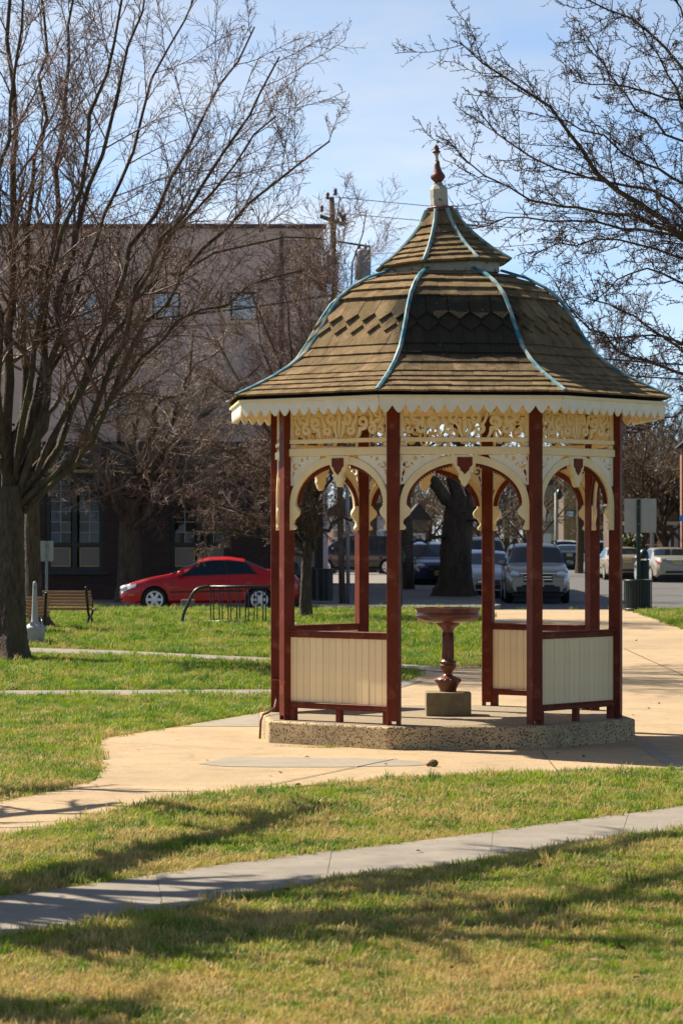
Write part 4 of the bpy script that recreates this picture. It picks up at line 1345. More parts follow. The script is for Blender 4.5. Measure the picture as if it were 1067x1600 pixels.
def LV(k, l0, l1, a0, a1, up, wig, n, rs, rmin, tmin, taper=0.55):
    return dict(k=k, l0=l0, l1=l1, a0=R(a0), a1=R(a1), up=up, wig=wig, n=n, rs=rs, rmin=rmin, tmin=tmin, taper=taper)

def pxl(y, pts, dy=0.0):
    """limb through photograph pixels; depth drifts from y to y+dy along it"""
    n = len(pts) - 1
    return [pt(px, py, y + dy * i / n) for i, (px, py) in enumerate(pts)]

# big multi-stemmed tree at the left
bl_ = gp(16, 1031); YL = bl_.y
limbs = [([bl_ + Vector((0, 0, -0.1)), pt(17, 1010, YL), pt(18, 960, YL), pt(18, 880, YL), pt(16, 800, YL), pt(14, 760, YL)], 0.265, 0.21, False)]
for pts, r0, dy in (([(14, 790), (12, 600), (22, 350), (18, 50), (10, -200)], 0.111, 0.5), ([(10, 800), (-20, 640), (-30, 400), (-60, 100)], 0.089, -1.0),
                    ([(20, 780), (55, 640), (75, 430), (100, 180), (120, -80)], 0.089, 1.0), ([(25, 790), (70, 640), (100, 440), (165, 220), (235, -40)], 0.078, -1.0),
                    ([(28, 780), (100, 700), (135, 590), (185, 440), (290, 240), (395, 40)], 0.074, 1.5), ([(30, 790), (120, 715), (170, 590), (215, 440), (320, 280), (440, 90)], 0.074, -1.5),
                    ([(32, 790), (140, 710), (185, 580), (265, 455), (380, 330), (515, 220)], 0.067, 0.8), ([(30, 770), (85, 680), (160, 540), (255, 430), (360, 385), (500, 372)], 0.056, 2.5),
                    ([(40, 800), (130, 715), (175, 620), (240, 540), (350, 470), (470, 420)], 0.052, -2.5), ([(18, 760), (40, 560), (50, 330), (75, 120), (60, -100)], 0.074, 1.6),
                    ([(26, 770), (90, 560), (150, 380), (230, 170), (310, -20)], 0.063, 2.4), ([(10, 770), (0, 600), (-10, 380), (20, 150), (45, -80)], 0.074, -2.0),
                    ([(30, 775), (110, 640), (190, 480), (300, 330), (430, 180)], 0.059, -0.4), ([(25, 750), (60, 500), (120, 300), (180, 60), (220, -120)], 0.063, -2.6)):
    limbs.append((pxl(YL, pts, dy), r0, 0.014, True))
tree('tree', 'large bare multi-stemmed tree at the left with a thick lit trunk and upswept branches', bl_, limbs,
     [LV(20, 0.12, 0.34, 24, 58, 0.06, 0.09, 7, 0.45, 0.009, 0.20), LV(13, 0.22, 0.5, 25, 58, 0.06, 0.14, 5, 0.55, 0.0062, 0.10), LV(6, 0.25, 0.6, 28, 65, 0.05, 0.18, 4, 0.6, 0.0046, 0.10)],
     M['bark'], M['twig'], 21, nlimb=16, wob=0.05, flare=0.20)

# darker trunk just behind it
b2 = gp(72, 984); Y2 = b2.y
limbs = [([b2 + Vector((0, 0, -0.1)), pt(54, 940, Y2), pt(52, 840, Y2), pt(52, 740, Y2), pt(55, 660, Y2)], 0.17, 0.13, False)]
for pts, r0, dy in (([(54, 700), (40, 560), (10, 400), (-20, 200)], 0.09, 1.0), ([(55, 680), (75, 560), (60, 380), (70, 150)], 0.09, -1.0), ([(56, 690), (100, 600), (150, 520), (220, 460)], 0.07, 1.5),
                    ([(54, 720), (10, 650), (-50, 600)], 0.06, 0)):
    limbs.append((pxl(Y2, pts, dy), r0, 0.015, True))
tree('tree', 'dark tree trunk standing right behind the large left tree, beside the bench', b2, limbs,
     [LV(12, 0.18, 0.4, 20, 50, 0.1, 0.12, 6, 0.55, 0.007, 0.2), LV(7, 0.25, 0.5, 25, 55, 0.06, 0.18, 5, 0.55, 0.005, 0.15), LV(4, 0.3, 0.55, 25, 60, 0.04, 0.2, 4, 0.6, 0.004, 0.15)],
     M['bark'], M['twig'], 22, flare=0.12)

# spreading tree in front of the brick building
Y3 = 80.6
b3 = Vector((fx(203, Y3), Y3, 0.40))
limbs = [([b3 + Vector((0, 0, -0.05)), pt(203, 900, Y3), pt(203, 850, Y3), pt(204, 805, Y3), pt(206, 780, Y3)], 0.36, 0.26, False)]
for pts, r0, dy in (([(203, 815), (165, 775), (130, 758), (92, 735), (50, 720)], 0.13, -1.5), ([(200, 805), (185, 740), (150, 680), (130, 600)], 0.13, 1), ([(205, 800), (212, 720), (215, 640), (200, 550)], 0.13, -1),
                    ([(208, 800), (240, 750), (262, 680), (290, 600), (300, 520)], 0.13, -2), ([(212, 815), (260, 768), (320, 728), (400, 690), (470, 655)], 0.13, -1.0),
                    ([(215, 835), (270, 802), (330, 770), (410, 750), (450, 745)], 0.11, 0.5), ([(210, 800), (250, 720), (330, 640), (410, 570)], 0.11, 1.5), ([(206, 800), (225, 700), (270, 610), (350, 540)], 0.10, -2.5),
                    ([(208, 830), (250, 790), (320, 760), (390, 700)], 0.09, -3.0)):
    limbs.append((pxl(Y3, pts, dy), r0, 0.02, True))
tree('tree', 'wide dark-trunked bare tree between the bench and the red car, before the brick building', b3, limbs,
     [LV(22, 0.2, 0.45, 25, 65, 0.02, 0.12, 6, 0.4, 0.008, 0.18), LV(11, 0.25, 0.6, 28, 65, 0.0, 0.16, 5, 0.5, 0.0065, 0.10), LV(6, 0.3, 0.65, 28, 65, 0.0, 0.2, 4, 0.6, 0.005, 0.12)],
     M['bark'], M['twig_pale'], 23, lsides=8, wob=0.10, flare=0.15)

# young tree seen through the left arch
b4 = gp(478, 966); Y4 = b4.y
limbs = [([b4 + Vector((0, 0, -0.05)), pt(477, 930, Y4), pt(479, 880, Y4), pt(481, 845, Y4)], 0.125, 0.10, False)]
for pts, r0, dy in (([(480, 862), (520, 818), (562, 800), (612, 788)], 0.06, -0.8), ([(480, 850), (460, 795), (430, 752), (385, 715)], 0.06, -1.2), ([(481, 848), (490, 780), (500, 690), (492, 560), (480, 440)], 0.065, 0.8),
                    ([(479, 860), (440, 822), (400, 805), (340, 790), (285, 775)], 0.055, -1.0), ([(481, 845), (470, 740), (430, 600), (395, 470)], 0.06, 1.5), ([(482, 845), (512, 760), (540, 690), (548, 540)], 0.055, 1.0),
                    ([(479, 868), (430, 842), (380, 835), (320, 838)], 0.045, -1.5), ([(481, 845), (455, 720), (400, 640), (330, 590)], 0.055, -1.5), ([(482, 845), (500, 700), (515, 560), (520, 430)], 0.055, -1.0),
                    ([(480, 850), (430, 760), (350, 700), (280, 680)], 0.05, 1.2), ([(481, 845), (474, 680), (455, 540), (440, 420)], 0.055, -0.5), ([(482, 845), (495, 660), (505, 520), (512, 390)], 0.05, 1.8), ([(481, 845), (462, 650), (420, 520), (385, 440)], 0.05, 0.2), ([(481, 845), (440, 700), (370, 590), (325, 500)], 0.05, 2.0), ([(482, 845), (478, 620), (470, 500), (465, 400)], 0.05, 2.6), ([(482, 845), (515, 620), (540, 460), (572, 330)], 0.05, 2.2), ([(482, 845), (508, 600), (520, 440), (530, 310)], 0.05, 0.6)):
    limbs.append((pxl(Y4, pts, dy), r0, 0.012, True))
tree('tree', 'young slender bare tree seen through the left arch of the gazebo', b4, limbs,
     [LV(18, 0.16, 0.4, 20, 52, 0.08, 0.10, 6, 0.42, 0.0065, 0.10), LV(12, 0.25, 0.6, 22, 58, 0.05, 0.14, 5, 0.5, 0.006, 0.08), LV(6, 0.3, 0.65, 25, 60, 0.03, 0.18, 3, 0.6, 0.0046, 0.12)],
     M['bark'], M['twig'], 24, wob=0.06, flare=0.05)

# heavy forked trunk seen through the front arch
Y5 = 89.0
b5 = Vector((fx(712, Y5), Y5, 0.40))
limbs = [([b5 + Vector((0, 0, -0.05)), pt(712, 905, Y5), pt(713, 860, Y5), pt(717, 815, Y5), pt(720, 775, Y5)], 0.47, 0.42, False)]
for pts, r0, dy in (([(712, 800), (690, 768), (655, 735), (610, 690), (560, 620)], 0.24, -1), ([(724, 800), (742, 760), (768, 715), (800, 655), (840, 590)], 0.24, 1), ([(718, 790), (712, 735), (716, 650), (700, 540)], 0.22, 0),
                    ([(708, 830), (690, 838), (650, 848), (615, 845)], 0.06, -1.5), ([(722, 830), (752, 800), (775, 790)], 0.05, -2)):
    limbs.append((pxl(Y5, pts, dy), r0, 0.03, True))
tree('tree', 'massive dark forked tree trunk on the pavement corner, seen through the front arch', b5, limbs,
     [LV(12, 0.2, 0.45, 25, 65, 0.0, 0.16, 6, 0.4, 0.012, 0.25), LV(7, 0.25, 0.55, 30, 70, 0.0, 0.24, 5, 0.5, 0.008, 0.15), LV(4, 0.3, 0.6, 30, 70, 0.0, 0.28, 4, 0.6, 0.007, 0.15)],
     M['bark'], M['twig'], 25, wob=0.08, flare=0.2)

# tree reaching in from the right
Y6 = 43.0
b6 = Vector((fx(1420, Y6), Y6, zg(Y6)))
limbs = [([b6, pt(1420, 900, Y6), pt(1410, 750, Y6), pt(1400, 640, Y6)], 0.30, 0.24, False)]
for pts, r0, dy in (([(1400, 640), (1230, 470), (1067, 372), (1005, 322), (948, 295), (905, 235), (850, 165), (790, 120), (712, 66)], 0.093, -2.0),
                    ([(1400, 620), (1240, 440), (1120, 380), (1000, 345), (900, 325), (800, 305), (735, 265), (700, 225)], 0.068, 0.5),
                    ([(1400, 620), (1220, 420), (1100, 380), (990, 355), (870, 338), (780, 345), (715, 360)], 0.056, 1.5),
                    ([(1400, 560), (1230, 360), (1110, 300), (1030, 275), (960, 225), (900, 200), (850, 180)], 0.056, -1.0),
                    ([(1400, 520), (1200, 260), (1085, 120), (1020, 60), (960, 10), (890, -10), (850, -30)], 0.068, 0.8), ([(1400, 500), (1220, 240), (1110, 160), (1020, 150), (950, 130), (895, 130)], 0.050, -1.5),
                    ([(1400, 480), (1180, 200), (1080, 40), (1010, -60)], 0.062, 1.4), ([(1400, 680), (1220, 620), (1067, 582), (1000, 566), (945, 520), (905, 503), (868, 445)], 0.062, 1.0),
                    ([(1400, 660), (1200, 520), (1080, 450), (1010, 420), (960, 425), (930, 470)], 0.050, -0.8), ([(1400, 690), (1200, 660), (1090, 640), (1020, 660), (980, 690)], 0.043, 0.6),
                    ([(1400, 640), (1210, 500), (1090, 380), (1040, 330), (1000, 270), (985, 215)], 0.043, 2.0), ([(1400, 680), (1220, 600), (1100, 545), (1020, 520), (960, 530), (900, 545)], 0.050, -1.6),
                    ([(1400, 640), (1180, 470), (1080, 400), (950, 370), (870, 375), (830, 400)], 0.040, -2.2), ([(1400, 560), (1200, 330), (1080, 230), (1010, 190), (930, 90), (905, 40)], 0.05, 1.8), ([(1400, 600), (1200, 430), (1080, 330), (990, 285), (880, 270), (780, 225), (730, 150)], 0.055, 2.4), ([(1400, 690), (1200, 610), (1080, 560), (1000, 500), (940, 460), (880, 470)], 0.05, 2.2), ([(1400, 520), (1200, 300), (1090, 200), (1040, 110), (1000, 40)], 0.055, -2.4)):
    limbs.append((pxl(Y6, pts, dy), r0, 0.008, True))
tree('tree', 'dark knobbly-twigged bare tree reaching in from the right edge above the street', b6, limbs,
     [LV(32, 0.05, 0.18, 25, 60, 0.04, 0.18, 7, 0.38, 0.0085, 0.30, 0.40), LV(12, 0.18, 0.5, 30, 75, 0.03, 0.28, 5, 0.55, 0.0058, 0.08), LV(6, 0.16, 0.38, 40, 85, 0.06, 0.5, 3, 0.65, 0.0052, 0.08)],
     M['bark'], M['twig_dark'], 26, nlimb=22, lsides=6, wob=0.035)

# off to the left of the frame: throws the branch shadows over the foreground
def shsrc(px, py, h):
    h = 2.2 + (h - 5.5) * 0.65 + 3.4 * min(max(px / 1067, 0), 1)
    g = gp(px, py); k = h / math.tan(SUN_EL)
    return Vector((g.x + math.sin(SUN_AZ) * k, g.y + math.cos(SUN_AZ) * k, h))
b7 = Vector((-7.2, 21.5, 0))
limbs = [([b7, b7 + Vector((0.05, 0, 1.2)), b7 + Vector((0.2, 0.1, 2.6))], 0.30, 0.24, False)]
j7 = b7 + Vector((0.2, 0.1, 2.5))
for tg_, r0 in (([shsrc(-120, 1420, 6.2), shsrc(150, 1370, 6.0), shsrc(360, 1305, 5.9), shsrc(550, 1268, 6.2)], 0.24), ([shsrc(200, 1255, 7.4), shsrc(370, 1290, 7.0), shsrc(430, 1288, 7.0)], 0.10),
                ([shsrc(-60, 1480, 7.8), shsrc(200, 1475, 8.2), shsrc(520, 1440, 8.4), shsrc(800, 1425, 8.6), shsrc(1100, 1410, 9.0)], 0.26),
                ([shsrc(100, 1500, 8.2), shsrc(420, 1470, 8.8), shsrc(760, 1470, 9.2), shsrc(1120, 1480, 9.8)], 0.22), ([shsrc(500, 1420, 8.2), shsrc(720, 1370, 8.2), shsrc(940, 1318, 8.6)], 0.15),
                ([shsrc(-60, 1590, 9), shsrc(80, 1580, 9.4), shsrc(240, 1575, 9.8)], 0.26), ([shsrc(-80, 1250, 6.8), shsrc(100, 1232, 6.8), shsrc(240, 1240, 6.8)], 0.10),
                ([shsrc(600, 1460, 9.0), shsrc(860, 1440, 9.2), shsrc(1080, 1370, 9.6)], 0.15), ([shsrc(-100, 1560, 9.5), shsrc(60, 1600, 9.7), shsrc(180, 1620, 10)], 0.30), ([shsrc(-60, 1605, 8), shsrc(60, 1590, 8.4), shsrc(200, 1592, 8.8)], 0.3), ([shsrc(-60, 1440, 7.5), shsrc(150, 1430, 7.8), shsrc(420, 1400, 8), shsrc(640, 1362, 8.4)], 0.16), ([shsrc(250, 1455, 8), shsrc(560, 1450, 8.4), shsrc(900, 1455, 9), shsrc(1120, 1450, 9.4)], 0.2), ([shsrc(620, 1400, 8.2), shsrc(820, 1350, 8.4), shsrc(1080, 1310, 9)], 0.12)):
    limbs.append(([j7, (j7 + tg_[0]) / 2 + Vector((-0.3, 0, 0.3))] + tg_, r0 * 1.25, 0.07, True))
tree('tree', 'bare tree left of the frame that throws its branch shadows over the foreground grass', b7, limbs,
     [LV(26, 0.06, 0.17, 18, 48, 0.0, 0.12, 6, 0.55, 0.022, 0.30), LV(8, 0.25, 0.5, 25, 60, 0.0, 0.18, 5, 0.5, 0.008, 0.15)],
     M['bark'], M['twig'], 27, wob=0.05)

def far_tree(label, px, y, h, spread, seed, group='far bare trees', lim=8, lv=(9, 6, 4), r=0.2, twig=None, z0=0.35, low=0.22, rmin=0.012):
    rg = random.Random(seed)
    b = Vector((fx(px, y), y, z0))
    limbs = [([b, b + Vector((0.05, 0, h * 0.15)), b + Vector((-0.05, 0.05, h * 0.33))], r, r * 0.75, False)]
    for i in range(lim):
        a = 2 * math.pi * i / lim + rg.uniform(-0.3, 0.3)
        s0 = rg.uniform(low, 0.32)
        e = rg.uniform(0.3, 1.0); top = h * (0.60 + 0.40 * (1 - e) + rg.uniform(-0.08, 0.02))
        p0 = b + Vector((0, 0, h * s0)); q = Vector((math.cos(a) * spread * e, math.sin(a) * spread * e, top))
        limbs.append(([p0, b + Vector((q.x * 0.35, q.y * 0.35, h * s0 + (top - h * s0) * 0.4)), b + Vector((q.x * 0.75, q.y * 0.75, h * s0 + (top - h * s0) * 0.75)), b + q], r * 0.5, 0.02, True))
    return tree('tree', label, b, limbs, [LV(lv[0], 0.2, 0.42, 22, 55, 0.08, 0.14, 5, 0.5, rmin * 1.5, 0.15), LV(lv[1], 0.28, 0.55, 25, 60, 0.05, 0.2, 4, 0.55, rmin, 0.1), LV(lv[2], 0.3, 0.6, 28, 65, 0.02, 0.22, 3, 0.6, rmin * 0.8, 0.1)],
                M['bark'], twig or M['twig_far'], seed, group, nlimb=8, lsides=5, wob=0.08)

far_tree('tall far bare tree whose crown shows right of the gazebo dome', 905, 150, 15.0, 5.2, 41, lim=10, lv=(12, 8, 5), rmin=0.017)
far_tree('far bare tree whose top shows between the utility pole and the cupola', 582, 150, 16.6, 3.6, 42)
far_tree('brown bare tree behind the white sign at the right', 1000, 134.5, 9.6, 5.2, 43, lv=(14, 9, 5), low=0.1, rmin=0.013)
far_tree('brown bare tree at the right edge above the champagne sedan', 1078, 134, 10.2, 5.8, 44, lv=(14, 9, 5), low=0.1, rmin=0.013)
far_tree('bare tree just right of the gazebo eave, far up the street', 962, 165, 13.5, 6.0, 45, lv=(13, 8, 5), rmin=0.018)
far_tree('low brown bare tree behind the forked trunk, right of it', 755, 190, 8.0, 6.0, 46, lv=(12, 8, 4), rmin=0.02, low=0.1)
far_tree('low brown bare tree behind the forked trunk, left of it', 668, 200, 8.2, 6.0, 47, lv=(12, 8, 4), rmin=0.02, low=0.1)
far_tree('bare tree beyond the grey vehicle, left of the wooden house', 825, 200, 8.6, 5.5, 48, lv=(12, 8, 4), rmin=0.02, low=0.1)
far_tree('dark heavy tree trunk left of the dark pickup, seen through the front arch', 630, 101, 10.0, 4.5, 49, r=0.34, twig=M['twig'], z0=0.40)
far_tree('bare tree by the brick porch at the far right', 1036, 135.5, 8.4, 4.6, 50, lv=(14, 9, 5), low=0.1, rmin=0.013)

rgw = np.random.default_rng(77)
nst = 430
st0 = np.stack([rgw.uniform(-14, 62, nst), rgw.uniform(236, 262, nst), np.full(nst, 0.1)], 1)
hh = rgw.uniform(6.0, 11.0, nst)
stp = np.stack([st0 + np.stack([rgw.normal(0, 0.35, nst) * k, rgw.normal(0, 0.3, nst) * k, hh * k], 1) for k in (0, 0.25, 0.5, 0.75, 1.0)], 1)
str_ = np.linspace(1, 0.3, 5)[None, :] * rgw.uniform(0.05, 0.14, (nst, 1))
vs, qs, off = [], [], 0
Pw, Rw, Lw = stp, str_, hh
for lv in (None, LV(10, 0.22, 0.45, 25, 60, 0.08, 0.15, 5, 0.5, 0.034, 0.05), LV(6, 0.3, 0.6, 25, 65, 0.05, 0.22, 3, 0.6, 0.028, 0.1)):
    if lv: Pw, Rw, Lw = grow(rgw, Pw, Rw, Lw, **lv)
    v, q = tubes(Pw, Rw, 3); vs.append(v); qs.append(q + off); off += len(v)
wood = link('distant_wood', np_mesh('distant_wood', np.concatenate(vs), np.concatenate(qs)), M['twig_far'])
tag(wood, 'brown mass of bare woodland closing the far end of the street', 'woodland', kind='stuff')

far_tree('dense brown bare tree low behind the square sign, left of the porch', 982, 150, 9.0, 4.8, 51, lv=(14, 9, 5), rmin=0.015, low=0.08)
far_tree('dense brown bare tree between the porch and the brick house', 1056, 146, 9.4, 4.8, 52, lv=(14, 9, 5), rmin=0.015, low=0.08)

# ------------------------------------------------------------------ the long tan building with brick ground floor
YB = 84.0
bd = empty('shop_building', (fx(220, YB), YB, 0.38))
tag(bd, 'long tan three-storey building with dark brick ground floor and green window frames', 'building')
ox, oz = bd.location.x, bd.location.z
def bx(px): return fx(px, YB) - ox
def bz(py): return fz(py, YB) - oz
XL, XR_ = -13.0, bx(505)

def holed(x0, x1, z0, z1, holes, depth, y=0.0):
    """wall sheet with openings and their reveals"""
    b = MB()
    xs = sorted({x0, x1} | {h[0] for h in holes} | {h[1] for h in holes}); zs = sorted({z0, z1} | {h[2] for h in holes} | {h[3] for h in holes})
    for xa, xb in zip(xs, xs[1:]):
        for za, zb in zip(zs, zs[1:]):
            cxm, czm = (xa + xb) / 2, (za + zb) / 2
            if any(h[0] < cxm < h[1] and h[2] < czm < h[3] for h in holes): continue
            b.add([(xa, y, za), (xb, y, za), (xb, y, zb), (xa, y, zb)], [(0, 1, 2, 3)])
    for h in holes:
        xa, xb, za, zb = h; d = y + depth
        b.add([(xa, y, za), (xb, y, za), (xb, y, zb), (xa, y, zb), (xa, d, za), (xb, d, za), (xb, d, zb), (xa, d, zb)], [(0, 4, 5, 1), (1, 5, 6, 2), (2, 6, 7, 3), (3, 7, 4, 0)])
    return b

upper = [(20, 64), (108, 153), (238, 282), (360, 404)]
mid = [(36, 74), (164, 200), (289, 326), (412, 448)]
uh = [(bx(a), bx(b_), bz(501), bz(456)) for a, b_ in upper] + [(bx(a), bx(b_), bz(648), bz(606)) for a, b_ in mid]
holed(XL, XR_, bz(690), bz(356), uh, 0.18).build('upper_wall', M['stucco'], bd, fix=False)
sw = MB(); sw.add([(XR_, 0, bz(940)), (XR_, 30, bz(940)), (XR_, 30, bz(356)), (XR_, 0, bz(356))], [(0, 1, 2, 3)])
sw.add([(XL, 0, bz(356)), (XR_, 0, bz(356)), (XR_, 30, bz(356)), (XL, 30, bz(356))], [(0, 1, 2, 3)])
sw.add([(XL, 30, bz(940)), (XR_, 30, bz(940)), (XR_, 30, bz(356)), (XL, 30, bz(356))], [(0, 1, 2, 3)])
sw.add([(XL, 0, bz(940)), (XL, 30, bz(940)), (XL, 30, bz(356)), (XL, 0, bz(356))], [(3, 2, 1, 0)])
sw.build('side_wall', M['stucco'], bd, fix=False)
MB().box(((XL + XR_) / 2, 0.12, bz(353.5)), (XR_ - XL + 0.16, 0.5, 0.11)).build('parapet_cap', M['cap'], bd, bevel=0.01)
for i, h in enumerate(uh):
    x0, x1, z0, z1 = h
    w = MB(); t = 0.055
    w.box(((x0 + x1) / 2, 0.14, z1 - t / 2), (x1 - x0, 0.06, t)); w.box(((x0 + x1) / 2, 0.14, z0 + t / 2), (x1 - x0, 0.06, t))
    for x in (x0 + t / 2, x1 - t / 2): w.box((x, 0.14, (z0 + z1) / 2), (t, 0.06, z1 - z0 - 2 * t))
    w.box(((x0 + x1) / 2, 0.135, (z0 + z1) / 2), (x1 - x0 - 2 * t, 0.05, 0.04))
    if i >= 4: w.box(((x0 + x1) / 2, 0.125, (z0 + z1) / 2), (0.05, 0.05, z1 - z0 - 2 * t))
    wo_ = w.build('window', M['muntin'] if i >= 4 else M['trim'], bd)
    for za, zb in (((z0 + z1) / 2, z1), (z0, (z0 + z1) / 2)):
        MB().add([(x0, 0.15, za), (x1, 0.15, za), (x1, 0.15, zb), (x0, 0.15, zb)], [(0, 1, 2, 3)]).build('pane', M['blind'] if i in (0, 1) else M['glass'], wo_, fix=False)  # blind: no blind, glass with the blue sky reflection painted into its colour
    MB().box(((x0 + x1) / 2, -0.03, z0 - 0.03), (x1 - x0 + 0.14, 0.1, 0.06)).build('sill', M['stucco'], bd)
for px_ in (186, 440):
    MB().tube([(bx(px_), -0.06, bz(690)), (bx(px_), -0.06, bz(362))], 0.05, 8).build('downpipe', M['cap'], bd, smooth=True)
# ground floor
pairs = [(72, 162), (266, 356), (-122, -32), (452, 498)]
gh = [(bx(a), bx(b_), bz(893), bz(744)) for a, b_ in pairs]
holed(XL, XR_ - 0.002, bz(942), bz(690), gh, 0.25, -0.03).build('brick_wall', M['brick'], bd, fix=False)
MB().box(((XL + XR_) / 2, -0.17, bz(712)), (XR_ - XL, 0.28, bz(694) - bz(730))).build('shop_cornice', M['trim'], bd, bevel=0.02)
MB().box(((XL + XR_) / 2, -0.10, bz(736)), (XR_ - XL, 0.14, 0.09)).build('cornice_moulding', M['mould'], bd)
for k, (a, b_) in enumerate(pairs):
    x0, x1, z0, z1 = gh[k]
    fr_ = MB()
    n = 2 if b_ - a > 60 else 1
    wc = (x1 - x0) / n
    t = 0.09
    zt_, zg_, zp = z1, bz(848), z0
    for i in range(n + 1):
        fr_.box((x0 + wc * i + (0.06 if i == 0 else -0.06 if i == n else 0), 0.10, (z0 + z1) / 2), (0.14 if 0 < i < n else 0.12, 0.12, z1 - z0))
    for z in (z1 - 0.06, zg_ - 0.06, z0 + 0.06): fr_.box(((x0 + x1) / 2, 0.105, z), (x1 - x0 - 0.01, 0.10, 0.12))
    wf = fr_.build('shop_window', M['trim'], bd)
    MB().box(((x0 + x1) / 2, -0.02, z0 - 0.04), (x1 - x0 + 0.25, 0.22, 0.08)).build('window_sill', M['trim'], wf)
    for i in range(n):
        xa, xb = x0 + wc * i + 0.13, x0 + wc * (i + 1) - 0.11
        za, zb = zg_, z1 - 0.12
        # panes, muntins, solid panel with ochre moulding
        for r_ in range(6):
            for c in range(2):
                px0, px1 = xa + (xb - xa) * c / 2, xa + (xb - xa) * (c + 1) / 2
                pz0, pz1 = za + (zb - za) * r_ / 6, za + (zb - za) * (r_ + 1) / 6
                j = random.uniform(-0.006, 0.006); j2 = random.uniform(-0.006, 0.006)
                MB().add([(px0, 0.13 + j, pz0), (px1, 0.13 + j2, pz0), (px1, 0.13 - j, pz1), (px0, 0.13 - j2, pz1)], [(0, 1, 2, 3)]).build('pane', M['shopglass'], wf, fix=False)
        mu = MB()
        mu.box(((xa + xb) / 2, 0.115, (za + zb) / 2), (0.022, 0.02, zb - za))
        for r_ in range(1, 6): mu.box(((xa + xb) / 2, 0.112, za + (zb - za) * r_ / 6), (xb - xa, 0.018, 0.02))
        mu.build('muntin', M['muntin'], wf)
        pz0, pz1 = z0 + 0.13, zg_ - 0.13
        MB().box(((xa + xb) / 2, 0.11, (pz0 + pz1) / 2), (xb - xa, 0.03, pz1 - pz0)).build('panel', M['panel'], wf)
        mo = MB()
        for x in (xa + 0.02, xb - 0.02): mo.box((x, 0.09, (pz0 + pz1) / 2), (0.035, 0.02, pz1 - pz0))
        for z in (pz0 + 0.02, pz1 - 0.02): mo.box(((xa + xb) / 2, 0.092, z), (xb - xa, 0.02, 0.035))
        mo.build('panel_moulding', M['mould'], wf)
    MB().add([(x0, 1.2, z0), (x1, 1.2, z0), (x1, 1.2, z1), (x0, 1.2, z1)], [(0, 1, 2, 3)]).build('room_wall', M['interior'], bd, fix=False)

# ------------------------------------------------------------------ vehicles
def build_wheel(parent, x, y, r, side, rim_mat, spokes=7, hub=0.62):
    w = empty('wheel', (x, y, r), 0, parent)
    t = 0.10
    prof = [(r * 0.66, -t), (r * 0.93, -t), (r, -t * 0.7), (r, t * 0.7), (r * 0.93, t), (r * 0.66, t)]
    auto_smooth(MB().lathe(prof, 28, axis='Y', cap=False).build('tyre', M['tyre'], w), 50)
    rim = MB()
    yo = side * t * 0.90
    rim.lathe([(r * 0.70, yo - 0.01), (r * 0.72, yo + side * 0.012), (r * 0.60, yo + side * 0.008), (r * 0.60, yo - 0.02)], 28, axis='Y', cap=False)
    for k in range(spokes):
        a = 2 * math.pi * k / spokes
        rim.bar((math.cos(a) * r * 0.10, yo + side * 0.012, math.sin(a) * r * 0.10), (math.cos(a) * r * 0.64, yo + side * 0.004, math.sin(a) * r * 0.64), 0.02, r * 0.24, up=(-math.sin(a), 0, math.cos(a)))
    rim.lathe([(0.001, yo + side * 0.02), (r * 0.17, yo + side * 0.018), (r * 0.19, yo)], 16, axis='Y', cap=False)
    rim.build('rim', rim_mat, w)
    MB().lathe([(0.001, yo - side * 0.03), (r * 0.68, yo - side * 0.03)], 24, axis='Y', cap=False).build('rim_well', M['plastic'], w)
    return w

